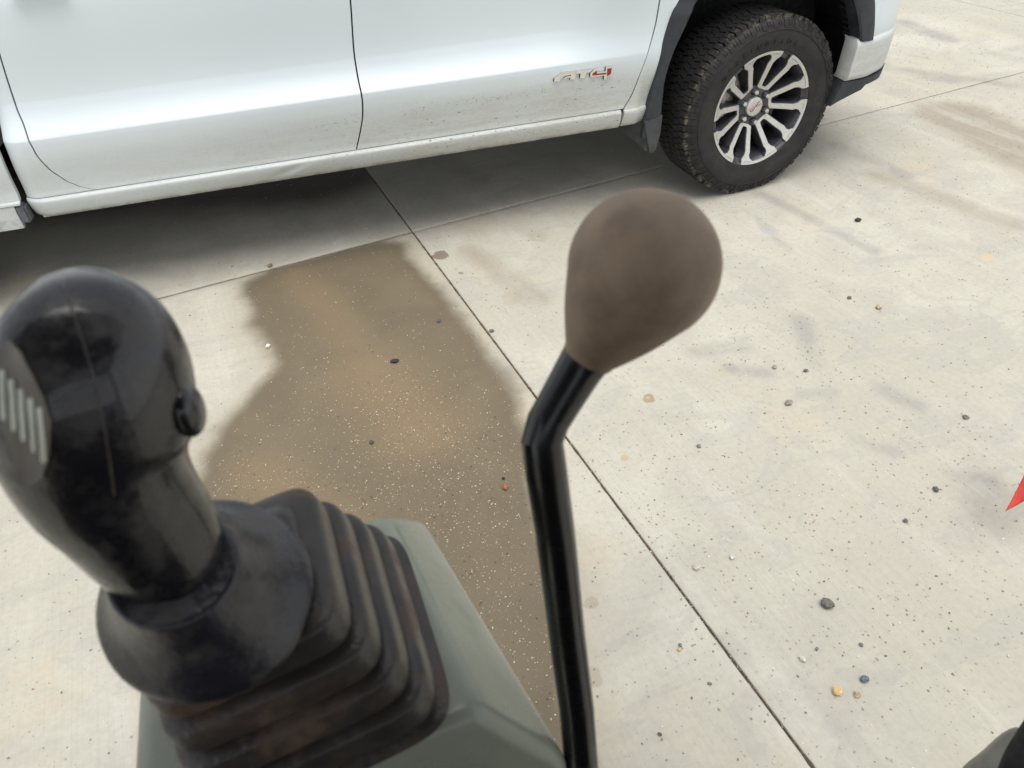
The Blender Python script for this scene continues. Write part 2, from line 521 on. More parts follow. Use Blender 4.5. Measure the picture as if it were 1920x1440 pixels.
# ------------------------------------------------------------------ pebbles and grit
def stone_shape(seed, sub=1):
    bm = bmesh.new()
    bmesh.ops.create_icosphere(bm, subdivisions=sub, radius=1.0)
    for v in bm.verts:
        n = noise.noise(v.co*1.3+Vector((seed*3.1, seed, 0)))
        v.co *= 1+.45*n
        v.co.x *= .85+.3*((seed*37) % 10)/10; v.co.y *= .75+.35*((seed*53) % 10)/10; v.co.z *= .62
    vs = np.array([v.co[:] for v in bm.verts]); fs = [[w.index for w in f.verts] for f in bm.faces]
    bm.free()
    return vs, fs
STONES = [stone_shape(s, 1) for s in range(1, 9)]
def mat_grit(name, rough=.8):
    k = NT(name); v = k.coord()
    at_ = k.attr('tint').outputs['Color']
    n = k.noise(v, 400, 3)
    k.set(Base_Color=k.mix(k.ramp(n, .3, .7, 0, .35), at_, k.mix(.5, at_, (.05, .045, .04))), Roughness=rough)
    return k.m
GRIT = mat_grit('grit')
def grit_object(name, P, S, C, label, z0=0.0):
    vs, fs, tint = [], [], []
    base = 0
    for p, s, c in zip(P, S, C):
        sv, sf = STONES[rng.integers(8)]
        if s < .0030:
            sv, sf = TETRA
        a = rng.uniform(0, 2*PI); ca, sa = math.cos(a), math.sin(a)
        q = sv*s*.5*np.array([1, .8, .7])
        q = np.stack([q[:, 0]*ca-q[:, 1]*sa, q[:, 0]*sa+q[:, 1]*ca, q[:, 2]], 1)
        q[:, 2] -= q[:, 2].min()*.9
        q += (p[0], p[1], z0)
        vs.append(q); fs += [[w+base for w in f] for f in sf]; base += len(q)
        tint += [c]*len(q)
    V = np.concatenate(vs)
    me = bpy.data.meshes.new(name)
    me.from_pydata(V.tolist(), [], fs)
    ca_ = me.attributes.new('tint', 'FLOAT_COLOR', 'POINT')
    arr = np.ones((len(V), 4), np.float32); arr[:, :3] = np.array(tint)
    ca_.data.foreach_set('color', arr.ravel())
    me.materials.append(GRIT)
    o = link(name, me, None, None, False)
    o['kind'] = 'stuff'; o['label'] = label
    return o
_b = bmesh.new(); bmesh.ops.create_icosphere(_b, subdivisions=0 or 1, radius=1.0); _b.free()
_c = []
for t in range(6):
    _c.append((math.cos(t*PI/3)*(.8+.3*(t % 2)), math.sin(t*PI/3)*.85, -.3))
_c += [(math.cos(t*2*PI/3+.3)*.5, math.sin(t*2*PI/3+.3)*.5, .45) for t in range(3)]
TETRA = (np.array(_c), [[0, 1, 6], [1, 2, 6], [2, 7, 6], [2, 3, 7], [3, 4, 7], [4, 8, 7], [4, 5, 8], [5, 0, 8], [0, 6, 8], [6, 7, 8]])
def sample(n, dens, zone):
    """points in world by rejection on density over pixel blobs"""
    out = []
    while len(out) < n:
        P = rng.uniform(zone[0], zone[1], (4000, 2))
        D = dens(P)
        keep = rng.uniform(0, 1, 4000) < D
        out += P[keep].tolist()
    return np.array(out[:n])
Z0 = ((-4.2, -3.4), (4.2, 3.0))
def dens_gen(P):
    a = (P-J)@AX
    d = .26+.9*seg_blob(P, (1180, 900), (1500, 1050), .28)+.55*seg_blob(P, (1230, 560), (1500, 640), .22)+.45*seg_blob(P, (1500, 760), (1900, 900), .3)
    d += .35*seg_blob(P, (1450, 1250), (1800, 1150), .4)+.3*seg_blob(P, (900, 560), (1050, 620), .15)+.25*seg_blob(P, (1650, 100), (1800, 200), .5)
    w = poly_sd(P, WP) > 0
    return np.clip(d, 0, 1)*np.where(w, .25, 1)
def dens_wet(P):
    w = poly_sd(P, WP) > .0
    d = .1+.9*seg_blob(P, (760, 760), (860, 850), .16)+.8*seg_blob(P, (420, 900), (640, 940), .09)+.7*seg_blob(P, (820, 1000), (1000, 1180), .28)+.4*seg_blob(P, (650, 800), (900, 950), .3)
    return np.clip(d, 0, 1)*w
def sizes(n, lo, hi, pw):
    return lo+(hi-lo)*rng.uniform(0, 1, n)**pw
def tints(n, pal, wts):
    idx = rng.choice(len(pal), n, p=np.array(wts)/sum(wts))
    return [tuple(np.clip(np.array(pal[i])*rng.uniform(.75, 1.25), 0, 1)) for i in idx]
PAL_GEN = [(.38, .345, .29), (.28, .25, .21), (.18, .16, .14), (.62, .60, .53), (.27, .20, .14), (.44, .41, .36)]
n = 31000
P = sample(n, dens_gen, Z0)
grit_object('scattered_grit', P, sizes(n, .0020, .0080, 2.3), tints(n, PAL_GEN, (3.4, 2.6, .9, 2.4, 1.3, 2.8)), 'fine grey and brown grit scattered over the pale concrete slabs')
n = 9500
P = sample(n, dens_wet, (WP.min(0), WP.max(0)))
PAL_WET = [(.52, .46, .33), (.44, .34, .21), (.48, .45, .38), (.10, .085, .07), (.30, .22, .14)]
grit_object('damp_patch_grit', P, sizes(n, .0017, .0070, 3.6), tints(n, PAL_WET, (4, 2.5, 2, 1.6, 1.3)), 'pale cream grit lying on the damp brown patch')
n = 2600
tt = rng.uniform(-1, 1, n)
tb = rng.uniform(-3.4, 1.0, n); ta = rng.uniform(-2.4, 5.2, n)
which = rng.uniform(0, 1, n) < .62
wj = rng.normal(0, .0040, n)
P = np.where(which[:, None], J+wj[:, None]*AX+tb[:, None]*BX, J+ta[:, None]*AX+wj[:, None]*BX)
grit_object('joint_grit', P, sizes(n, .002, .007, 1.8), tints(n, [(.28, .22, .16), (.12, .09, .07), (.42, .36, .28), (.07, .06, .05)], (3, 3, 1.3, 2)), 'coarse grit packed in the slab joints', -.004)

def pebble_mat(name, c, rough=.7):
    return simple(name, c, rough, 0, .35, 160, .5)
PM = {}
PEB = [((740, 679), 13, (.02, .022, .03), 'small oval black pebble near the middle of the damp brown patch'),
       ((697, 831), 9, (.07, .075, .08), 'small grey pebble low in the damp brown patch left of the lever'),
       ((823, 603), 8, (.10, .10, .095), 'tiny grey pebble on the right half of the damp patch near the joint'),
       ((503, 651), 10, (.62, .60, .54), 'white pebble at the left edge of the damp brown patch'),
       ((507, 500), 10, (.20, .15, .11), 'brown clod sitting in the joint at the top of the damp patch'),
       ((944, 898), 6, (.015, .012, .01), 'tiny black crumb just left of the black lever shaft'),
       ((947, 915), 13, (.26, .11, .06), 'reddish brown plant scrap just left of the black lever shaft'),
       ((1608, 415), 11, (.035, .038, .045), 'lone dark round pebble on the slab right of the front wheel'),
       ((1592, 560), 8, (.17, .11, .09), 'small reddish pebble beside the tan stone right of the knob'),
       ((1647, 579), 13, (.48, .36, .22), 'tan stone lying alone on the slab right of the brown knob'),
       ((1478, 758), 14, (.24, .235, .21), 'rough grey stone in the middle of the right slab'),
       ((1310, 838), 9, (.22, .22, .20), 'grey pebble on the slab close to the bend of the lever'),
       ((1810, 784), 12, (.18, .14, .12), 'flat brown pebble near the right edge above the red flag'),
       ((1754, 920), 12, (.11, .115, .12), 'dark grey pebble left of the red flag tip'),
       ((1697, 978), 9, (.12, .13, .15), 'small bluish pebble between the red flag and the joint'),
       ((1549, 1135), 24, (.115, .115, .105), 'largest dark grey stone on the slab at lower right'),
       ((1504, 1238), 12, (.60, .59, .55), 'white pitted pebble below the largest dark stone'),
       ((1569, 1299), 19, (.62, .45, .21), 'yellow stone chip near the bottom of the right slab'),
       ((1607, 1304), 13, (.42, .34, .22), 'pale tan pebble just right of the yellow stone chip'),
       ((1620, 1276), 18, (.12, .135, .18), 'blue grey angular stone above the yellow stone chip'),
       ((1372, 1046), 11, (.56, .55, .50), 'whitish pebble right of the long joint at mid height'),
       ((1305, 1066), 13, (.50, .46, .38), 'cream pebble next to the long joint at mid height'),
       ((1614, 1210), 8, (.14, .145, .15), 'small grey pebble among crumbs above the blue grey stone'),
       ((1275, 1211), 8, (.17, .18, .19), 'grey pebble left of the long joint near the black shaft'),
       ((1274, 1219), 8, (.60, .42, .22), 'orange crumb under the grey pebble left of the long joint'),
       ((1237, 1378), 8, (.13, .09, .08), 'dark brown pebble at the bottom left of the long joint'),
       ((1330, 1283), 7, (.15, .16, .17), 'dark grey crumb midway between shaft foot and joint'),
       ((1531, 1218), 7, (.16, .165, .17), 'tiny grey pebble right of the white pitted pebble'),
       ((922, 622), 9, (.16, .16, .14), 'small grey pebble touching the joint beside the damp patch'),
       ((1510, 697), 9, (.12, .125, .14), 'bluish pebble above the rough grey stone on the right slab'),
       ((1452, 690), 9, (.3, .29, .25), 'pale grey pebble up and left of the rough grey stone')]
for q, ((px, py), spx, c, lab) in enumerate(PEB):
    p = on_ground(px, py)
    dist = float((p-CAM)@_f)
    s = spx/FPX*dist*.5
    vs, fs = stone_shape(q+11, 2)
    vs = vs*s; vs[:, 2] -= vs[:, 2].min()
    if 'flat' in lab or 'oval' in lab: vs[:, 0] *= 1.2; vs[:, 2] *= .7
    me = mesh('pebble', vs, fs)
    o = link('pebble', me, pebble_mat('pebble_stone', c), None, False, loc=(p[0], p[1], 0.0))
    o.rotation_euler.z = q*1.3
    tag(o, lab, 'pebble', 'pebbles lying on the slabs')

# ------------------------------------------------------------------ truck
truck = empty('pickup_truck', (0, 0, 0), 'white crew cab pickup truck with dusty lower doors parked across the slabs', 'pickup truck')
def yb(x, z):
    """lateral offset of the body side (0 = outer face of the wheels), truck side section"""
    tab = [(.40, .050), (.425, .030), (.45, .014), (.478, .002), (.500, .004), (.506, .010), (.52, .012), (.56, .008), (.60, .003), (.65, -.004), (.68, -.007),
           (.72, -.009), (.737, -.0085), (.745, -.004), (.76, .007), (.79, .028), (.82, .043), (.86, .053), (.90, .056), (.98, .055), (1.08, .051),
           (1.18, .050), (1.24, .060), (1.28, .085), (1.5, .18), (1.85, .34)]
    if z <= tab[0][0]: return tab[0][1]
    for (z0, y0), (z1, y1) in zip(tab, tab[1:]):
        if z <= z1:
            t = (z-z0)/(z1-z0)
            y = y0+(y1-y0)*t
            break
    else: y = tab[-1][1]
    if z > .735 and z < 1.24:
        fade = 1-.72*sstep(-1.05, -.62, x)
        y = -.0085+(y+.0085)*fade
    return y
YB0 = yb
def yb_s(x, z):
    # smoothed except across the crease
    if z > .748 or z < .70:
        if .5 < z < .51: return yb(x, z)
        e = .010
        return (yb(x, z-e)+yb(x, z)+yb(x, z+e))/3
    return yb(x, z)
def on_body(px, py):
    y = 0.0
    for _ in range(12):
        d = vray(px, py); t = (y-CAM[1])/d[1]; p = CAM+t*d
        y = yb(p[0], p[2])
    return p
def seam(pix, ext_top=None, ext_bot=None):
    L = sorted([(p[2], p[0]) for p in (on_body(*q) for q in pix)])
    if ext_top: L += ext_top
    if ext_bot: L = ext_bot+L
    return L
def sx(L, z):
    # smooth interpolation (linear on densified catmull)
    return float(np.interp(z, [a for a, b in L], [b for a, b in L]))
def densify(L):
    return [tuple(p) for p in smooth_path(L, 10)]
S_mid = densify(seam([(657, 0), (661, 60), (664, 100), (671, 145), (679, 185), (680, 215), (676, 245), (668, 283)], [(1.25, -1.782)], [(.49, -1.895)]))
S_front = densify(seam([(1237, 0), (1228, 50), (1215, 100), (1200, 140), (1190, 165), (1180, 186), (1168, 206)], [(1.27, -.50)], [(.49, -.70)]))
S_rear = densify(seam([(0, 105), (18, 163), (32, 205), (45, 236), (60, 275), (68, 290), (78, 303)], [(1.25, -3.03)]))
_corner = [on_body(*q) for q in [(78, 303), (95, 320), (125, 340), (150, 350), (175, 355), (205, 357)]]
S_cab = densify(seam([(0, 265), (25, 330), (48, 385)], [(.98, -3.175), (1.27, -3.165)], [(.40, -3.235)]))
G = .0031
def rear_left(z):
    if z >= _corner[0][2]: return sx(S_rear, z)
    zs = [p[2] for p in _corner][::-1]; xs = [p[0] for p in _corner][::-1]
    return float(np.interp(z, zs, xs))

def panel(name, z0, z1, xl, xr, mat=PAINT, parent=truck, nz=90, nx=60, yf=yb_s, flange=.022, zs=None, dz=0.0):
    if zs is None:
        zs = [z0+(z1-z0)*i/nz for i in range(nz+1)]
    P = []
    for z in zs:
        a, b = xl(z), xr(z)
        P.append([(a+(b-a)*k/nx, yf(a+(b-a)*k/nx, z), z) for k in range(nx+1)])
    vs, fs = grid_mesh(P)
    fs = [f[::-1] for f in fs]
    nzs, W = len(zs), nx+1
    rim = [c for c in range(W)]+[r*W+nx for r in range(1, nzs)]+[(nzs-1)*W+c for c in range(nx-1, -1, -1)]+[r*W for r in range(nzs-2, 0, -1)]
    if flange:
        base = rim
        c0 = (sum(vs[q][0] for q in rim)/len(rim), sum(vs[q][2] for q in rim)/len(rim))
        for k, (off, dy) in enumerate(((.0, .0015), (.0, flange))):
            st = len(vs)
            for q in rim:
                v = vs[q]
                vs.append((v[0], v[1]+dy, v[2]))
            n = len(rim)
            for q in range(n):
                fs.append((base[q], base[(q+1) % n], st+(q+1) % n, st+q))
            base = [st+q for q in range(n)]
    o = obj(name, vs, fs, mat, parent)
    o.data.set_sharp_from_angle(angle=R(38))
    return o
zs_door = sorted(set([round(.5075+.006*i, 4) for i in range(60)]+[.737, .745]+[.86+.03*i for i in range(14)]+[1.265]))
zs_door = [z for z in zs_door if .507 <= z <= 1.265]
ZR = min(p[2] for p in _corner)
rd = panel('rear_door', 0, 0, lambda z: rear_left(z)+G, lambda z: sx(S_mid, z)-G, zs=[z for z in zs_door if z >= .5075], nx=70)
fd = panel('front_door', 0, 0, lambda z: sx(S_mid, z)+G, lambda z: sx(S_front, z)-G, zs=zs_door, nx=70)
# cab side behind the rear door, rounding in toward the bed gap
def y_cab(x, z):
    y = yb_s(x, z)
    xe = sx(S_cab, z)
    d = max(0, .075-(x-xe))
    return y + .038*(d/.075)**2.2
panel('cab_side', 0, 0, lambda z: sx(S_cab, z)+.0, lambda z: rear_left(z)-G, zs=[z for z in zs_door if z >= .5075], nx=30, yf=y_cab, flange=.05)
# rocker
def y_rock(x, z):
    t = max(0, -3.13-x)
    y = [(.412, .055), (.416, .034), (.428, .020), (.45, .006), (.470, -.002), (.485, -.006), (.494, -.0065), (.500, -.003), (.5035, .004), (.505, .016)]
    v = float(np.interp(z, [a for a, b in y], [b for a, b in y]))
    v += .05*(t/.09)**2 if t > 0 else 0
    # dent
    d = math.exp(-(((x+2.20)-(z-.455)*2.2)/.035)**2)*math.exp(-((z-.462)/.02)**2)
    v += .009*d - .003*math.exp(-(((x+2.15)-(z-.455)*2.2)/.03)**2)*math.exp(-((z-.462)/.02)**2)
    return v
rb0 = lambda z: -3.215 + .06*sstep(.47, .42, z)*0
panel('rocker_panel', 0, 0, rb0, lambda z: -.700-(z-.45)*.0+(.47-z)*-.35*0, yf=y_rock,
      zs=[.412, .414, .416, .420, .424, .43, .436, .444, .452, .46, .468, .476, .484, .490, .494, .498, .501, .5035, .505], nx=150, flange=.06)
box('rocker_flange', (-1.95, .085, .417), (2.48, .08, .012), PAINT, truck, .003)

# wheel-arch outline
ARCH_IN = [(-.505, .36), (-.505, .47), (-.499, .61), (-.470, .72), (-.432, .80), (-.371, .92), (-.27, 1.005), (-.12, 1.045), (.03, 1.045), (.18, 1.01), (.29, .945), (.371, .837), (.425, .73), (.449, .661), (.452, .655)]
ARCH_OUT = [(-.592, .36), (-.585, .43), (-.575, .50), (-.547, .629), (-.516, .791), (-.46, .93), (-.34, 1.065), (-.16, 1.125), (.03, 1.13), (.22, 1.095), (.37, 1.01), (.465, .86), (.505, .74), (.519, .661), (.520, .655)]
ai = smooth_path(ARCH_IN, 6); ao = smooth_path(ARCH_OUT, 6)
def arch_trim(parent, x0=0.0, rev=False):
    rows = []
    for a, b in zip(ai, ao):
        mx = -1 if rev else 1
        y0 = .010 if b[1] < .9 else .02
        c = (a+b)/2
        prof = [(b, y0+.02), (b, y0-.010), (b*.93+a*.07, y0-.016), (c, y0-.022), (a*.9+b*.1, y0-.020), (a, y0-.012), (a, y0+.01), (a*1.0, .075), (a*1.0, .085)]
        rows.append([(x0+mx*p[0], y, p[1]) for p, y in prof])
    vs, fs = grid_mesh(rows)
    if rev: fs = [f[::-1] for f in fs]
    o = obj('wheel_arch_trim', vs, fs, TRIM, parent)
    o.data.set_sharp_from_angle(angle=R(40))
    return o
arch_trim(truck)
# front fender: between front seam, arch outline, up to hood
def arch_out_x_left(z):
    pts = [(p[1], p[0]) for p in ao if p[0] < 0.03]
    return float(np.interp(z, [a for a, b in pts], [b for a, b in pts]))
def y_fender(x, z):
    y = yb_s(x, z)
    y = y*.5+.002
    if z < .5: y = y_rock(-1, z)
    if x < 0: y += .02*sstep(-.63, -.585, x)*(1-sstep(.52, .70, z))
    if x > .47: y += .9*(max(0, x-.47))**2
    return y
def arch_out_z(x):
    pts = [(p[0], p[1]) for p in ao]
    return float(np.interp(x, [a for a, b in pts], [b for a, b in pts]))
zf = [.424, .428, .434, .444, .455, .465, .475, .485, .492, .498, .503, .51, .53, .55, .57]+[.6+.02*i for i in range(25)]
fl = panel('front_fender', 0, 0, lambda z: sx(S_front, max(z, .505))+G + (0 if z > .505 else -(.505-z)*.12), lambda z: arch_out_x_left(z)+.012, zs=zf, nx=16, yf=y_fender, flange=.03)
# fender upper part over the arch (strip in x)
rows = []
for i in range(60):
    x = -.56+1.08*i/59
    zb = arch_out_z(x)-.012
    if x < -.45: zb = max(zb, 1.08)
    rows.append([(x, y_fender(x, z), z) for z in [max(zb, 1.08) if x < -.2 else zb]+[max(zb, 1.08)+(1.27-max(zb, 1.08))*k/8 for k in range(1, 9)]])
vs, fs = grid_mesh(rows)
obj('fender_top', vs, fs, PAINT, truck)
# front corner of fender: from arch to headlamp, curves round the nose
NOSE = smooth_path([(.470, .003), (.53, .006), (.60, .030), (.68, .085), (.78, .22), (.87, .48), (.915, .80), (.93, 1.015)], 6)
def nose_panel(name, z0, z1, mat, s0=0, s1=None, x_at=None, dy=0.0, nz=14, lip=.012, shear=0.0, roundness=0.0, ztop=None, inset=0.0, rise=0.0):
    pts = NOSE[s0:s1]
    rows = []
    for i in range(nz+1):
        t = i/nz
        row = []
        for k, p in enumerate(pts):
            zb = z0+rise*min(1, k/8); zt = z1 if ztop is None else z1+ztop*min(1, k/10)
            z = zb+(zt-zb)*t
            e = min(t, 1-t)
            tuck = roundness*max(0, 1-e/.12)**2
            x = p[0]-inset*(1-t)*min(1, k/5); y = p[1]+dy+tuck+inset*.3*(1-t)*min(1, k/12)
            if x_at is not None:
                w = max(0, 1-k/6)
                x = p[0]*(1-w)+x_at(z)*w
            row.append((x, y, z))
        rows.append(row)
    # fold inward at the wheel opening edge
    rows = [[(r[0][0]+.001, r[0][1]+.10, r[0][2]), (r[0][0], r[0][1]+.008, r[0][2])]+[(r[0][0]+.004, r[0][1]+.001, r[0][2])]+r[1:] for r in rows]
    rows = [[(p[0], p[1]+.06, p[2]) for p in rows[0]]]+rows+[[(p[0], p[1]+.06, p[2]) for p in rows[-1]]]
    vs, fs = grid_mesh(rows)
    vs2 = [(x, 2.03-y, z) for x, y, z in vs]
    n = len(vs)
    o = obj(name, vs+vs2, [f[::-1] for f in fs]+[tuple(q+n for q in f) for f in fs], mat, truck)
    o.data.set_sharp_from_angle(angle=R(40))
    return o
arch_x = lambda z: float(np.interp(z, [p[1] for p in ao[::-1] if p[0] > .03], [p[0] for p in ao[::-1] if p[0] > .03]))
nose_panel('fender_front', .668, 1.16, PAINT, x_at=lambda z: arch_x(z)-.004, nz=16)
nose_panel('front_bumper', .478, .662, PAINT, x_at=lambda z: .422+(z-.478)*.09, dy=-.012, roundness=.016, nz=16, ztop=.012, inset=.06)
nose_panel('front_valance', .365, .474, TRIM, x_at=lambda z: .372+max(0, z-.365)*.42, dy=.006, nz=8, inset=.02, rise=.075)
box('grille', (.93, 1.015, .88), (.03, 1.25, .42), CHROME, truck, .02)
for k in range(6):
    box('grille_slat', (.952, 1.015, .73+k*.06), (.02, 1.1, .022), GAP, truck, .003)
for s in (0, 1):
    box('headlight', (.90, .30 if s == 0 else 1.73, .95), (.10, .22, .24), LAMP, truck, .02)
# hood, roof, glass, bed
def loft(name, secs, mat, parent=truck, close=True):
    vs, fs = grid_mesh(secs, close_v=close)
    return obj(name, vs, fs, mat, parent)
def sect(x, pts):
    return [(x, y, z) for y, z in pts]+[(x, 2.03-y, z) for y, z in pts[::-1]]
hood = [sect(x, [(.05, 1.2), (.09, h-.03), (.16, h), (.5, h+.03), (1.0, h+.025)]) for x, h in ((-.55, 1.30), (-.3, 1.29), (.2, 1.26), (.6, 1.22), (.86, 1.15), (.92, 1.05))]
loft('hood', hood, PAINT, close=False)
loft('roof', [sect(x, [(.30, h-.07), (.36, h-.02), (.6, h+.01), (1.0, h+.02)]) for x, h in ((-1.05, 1.83), (-1.4, 1.88), (-2.0, 1.90), (-2.8, 1.88), (-3.0, 1.84))], PAINT, close=False)
def glass(name, pts, parent=truck):
    a, b, c, d = [Vector(p) for p in pts]
    rows = []
    for i in range(7):
        u = i/6
        rows.append([tuple((a.lerp(b, k/6)).lerp(d.lerp(c, k/6), u)) for k in range(7)])
    vs, fs = grid_mesh(rows)
    m = mesh(name, vs, fs)
    o = link(name, m, GLASS, parent)
    md = o.modifiers.new('t', 'SOLIDIFY'); md.thickness = .005
    return o
glass('windshield', ((-.42, .16, 1.27), (-.42, 1.87, 1.27), (-1.05, 1.68, 1.80), (-1.05, .35, 1.80)))
glass('rear_window', ((-3.14, .2, 1.27), (-3.14, 1.83, 1.27), (-3.0, 1.68, 1.80), (-3.0, .35, 1.80)))
for s in (0, 1):
    Y = (lambda y: y) if s == 0 else (lambda y: 2.03-y)
    glass('front_side_window', ((-.62, Y(.092), 1.28), (-1.76, Y(.092), 1.28), (-1.80, Y(.315), 1.77), (-1.14, Y(.315), 1.77)))
    glass('rear_side_window', ((-1.84, Y(.092), 1.28), (-2.86, Y(.092), 1.28), (-2.84, Y(.315), 1.77), (-1.88, Y(.315), 1.77)))
    rows = [[(x0, Y(.085), 1.265), (x0+dx, Y(.31), 1.80)] for x0, dx in ((-2.86, .02), (-3.14, .14))]
    vs, fs = grid_mesh(rows); obj('rear_pillar', vs, fs, PAINT, truck)
    rows = [[(x0, Y(.082), 1.265), (x0-.04, Y(.305), 1.80)] for x0 in (-1.77, -1.84)]
    vs, fs = grid_mesh(rows); obj('door_pillar', vs, fs, GAP, truck)
    rows = [[(-.45, Y(.10), 1.27), (-1.08, Y(.32), 1.80)], [(-.60, Y(.085), 1.27), (-1.15, Y(.30), 1.79)]]
    vs, fs = grid_mesh(rows); obj('windshield_pillar', vs, fs, PAINT, truck)
    if s == 0:
        for x0 in (-1.62, -2.86):
            bm = bmesh.new(); add_box(bm, (x0, .028, 1.225), (.20, .03, .035), .012)
            from_bm('door_handle', bm, PAINT, fd if x0 > -2 else rd)
    box('side_mirror', (-.66, Y(-.13), 1.34), (.13, .22, .24), TRIM, truck, .04)
box('interior_floor', (-1.9, 1.015, .80), (2.2, 1.5, .5), GAP, truck, .02)
# bed
XB = lambda z: sx(S_cab, z)-.021
def y_bed(x, z):
    y = yb_s(x, z)*.9+.012
    return y
panel('bed_side', 0, 0, lambda z: -3.43, lambda z: XB(z), zs=[.492, .496, .5, .505]+[.51+.02*i for i in range(38)]+[1.28], nx=8, yf=lambda x, z: yb_s(x, max(z, .51))+.010 - (.012 if z < .502 else 0))
panel('bed_lower_panel', 0, 0, lambda z: -3.43, lambda z: -3.262-(.485-z)*.05, zs=[.39, .42, .45, .48, .488], nx=4, yf=lambda x, z: .012+(.48-z)*.10)
obj_b = box('mud_guard_bracket', (-3.243, .030, .452), (.042, .05, .075), TAB, truck, .008)
WB = 4.0
rows = []
for i in range(80):
    x = -3.43+(-5.05+3.43)*i/79
    xr = x+WB
    zb = .44
    if abs(xr) < .56: zb = max(zb, arch_out_z(-xr if xr > 0 else xr))-.01
    rows.append([(x, y_bed(x, max(.51, zb+(1.30-zb)*k/24)), zb+(1.30-zb)*k/24) for k in range(25)])
vs, fs = grid_mesh(rows); obj('bed_side_rear', vs, fs, PAINT, truck)
arch_trim(truck, -WB)
# far side, tailgate, bed, under
box('far_body_side', (-2.1, 1.99, .84), (5.6, .05, .86), PAINT, truck, .02)
box('tailgate', (-5.06, 1.015, .95), (.06, 1.9, .65), PAINT, truck, .02)
box('bed_floor', (-4.14, 1.015, .86), (1.75, 1.85, .04), TRIM, truck, .01)
box('bed_front_wall', (-3.27, 1.015, .98), (.04, 1.8, .6), PAINT, truck, .01)
box('rear_bumper', (-5.17, 1.015, .58), (.14, 1.95, .2), CHROME, truck, .04)
for s in (.16, 1.87):
    box('tail_light', (-5.08, s, 1.1), (.05, .16, .42), REDLAMP, truck, .02)
box('underbody_pan', (-2.0, 1.03, .50), (3.0, 1.80, .16), UNDER, truck, .03)
for y0 in (.55, 1.48):
    box('frame_rail', (-2.1, y0, .42), (5.6, .09, .16), UNDER, truck, .015)
box('engine_block', (0, 1.015, .72), (1.3, .85, .5), UNDER, truck, .06)
box('fuel_tank', (-2.3, 1.05, .40), (1.2, .6, .2), UNDER, truck, .05)
box('axle_beam', (0, 1.015, .36), (.12, 1.3, .12), UNDER, truck, .03)
box('rear_axle', (-WB, 1.015, .38), (.12, 1.5, .12), UNDER, truck, .03)
box('inner_sill', (-1.93, .14, .47), (2.5, .10, .085), UNDER, truck, .01)
# wheel-well liner
def liner(x0):
    for y_in, flip in ((.07, 0), ):
        rows = []
        for a in list(ai)+[np.array((.455, .55)), np.array((.44, .42))]:
            rows.append([(x0+a[0]*1.03, .06, a[1]+.012), (x0+a[0]*1.10, .16, a[1]+.03), (x0+a[0]*1.10, .46, a[1]+.03)])
        vs, fs = grid_mesh(rows)
        o = obj('wheel_well_liner', vs, fs, LINER, truck)
        o.modifiers.new('t', 'SOLIDIFY').thickness = .004
    box('inner_fender_wall', (x0+.1, .47, .72), (1.45, .02, .86), LINER, truck)
    box('inner_fender_bulkhead', (x0+.56, .29, .74), (.02, .36, .70), LINER, truck)
liner(0.0); liner(-WB)
# ribs on the front face of the liner
for k in range(9):
    a = np.array(ai[len(ai)-4-k*2])
    box('liner_rib', (a[0]*1.0+.012, .10, a[1]), (.03, .06, .012), LINER, truck, .003)
# mud flap (front)
bm = bmesh.new()
be = [(-.573, -.002, .298), (-.588, .03, .312), (-.612, .08, .334), (-.665, .16, .362), (-.665, .22, .37)]
vv = [[bm.verts.new((x+dx, y, z)) for x, y, z in be]+[bm.verts.new((x+dx+.012, y, .47)) for x, y, z in be[::-1]] for dx in (0, .010)]
bm.faces.new(vv[0]); bm.faces.new(vv[1][::-1])
for k in range(10):
    bm.faces.new((vv[0][k], vv[0][(k+1) % 10], vv[1][(k+1) % 10], vv[1][k]))
# outer lip of flap, widening up into the trim
l = [(-.589, .44), (-.505, .46), (-.509, .38), (-.527, .298), (-.545, .288), (-.556, .293), (-.573, .36)]
w0 = [bm.verts.new((x, -.014, z)) for x, z in l]; w1 = [bm.verts.new((x, .008, z)) for x, z in l]
bm.faces.new(w0); bm.faces.new(w1[::-1])
for k in range(len(l)):
    bm.faces.new((w0[k], w1[k], w1[(k+1) % len(l)], w0[(k+1) % len(l)]))
from_bm('mud_flap', bm, simple('mud_flap_rubber', (.045, .048, .050), .6, 0, .2, 30, .1), truck, False)

# ---- badge
def badge_pt(X, Y):
    p = on_body(1020+X/12, 100+Y/12)
    return p
badge = empty('badge', (0, 0, 0), parent=truck)
def letter(name, polys, mat, raise_, thick, parent):
    bm = bmesh.new()
    for poly in polys:
        P_ = [badge_pt(*q) for q in poly]
        f0 = [bm.verts.new((p[0], -.011-raise_, p[2])) for p in P_]
        f1 = [bm.verts.new((p[0], -.011-raise_+thick, p[2])) for p in P_]
        bm.faces.new(f0); bm.faces.new(f1[::-1])
        for k in range(len(f0)):
            bm.faces.new((f0[k], f1[k], f1[(k+1) % len(f0)], f0[(k+1) % len(f0)]))
    return from_bm(name, bm, mat, parent, False)
def shifted(polys, dx, dy): return [[(x+dx, y+dy) for x, y in q] for q in polys]
PA = [[(212, 622), (220, 552), (395, 425), (703, 388), (685, 562), (572, 578), (592, 468), (465, 490), (362, 560), (332, 612)]]
PT = [[(708, 388), (1110, 335), (1048, 385), (1035, 410), (930, 425), (900, 535), (792, 548), (805, 437), (705, 447)]]
letter('letter_a', [[(212, 622), (220, 552), (395, 425), (703, 388), (685, 562), (572, 578), (592, 468), (465, 490), (362, 560), (332, 612)],
                    [(412, 555), (482, 505), (588, 490), (584, 530), (500, 540), (435, 562)]], CHROME, .007, .008, badge)
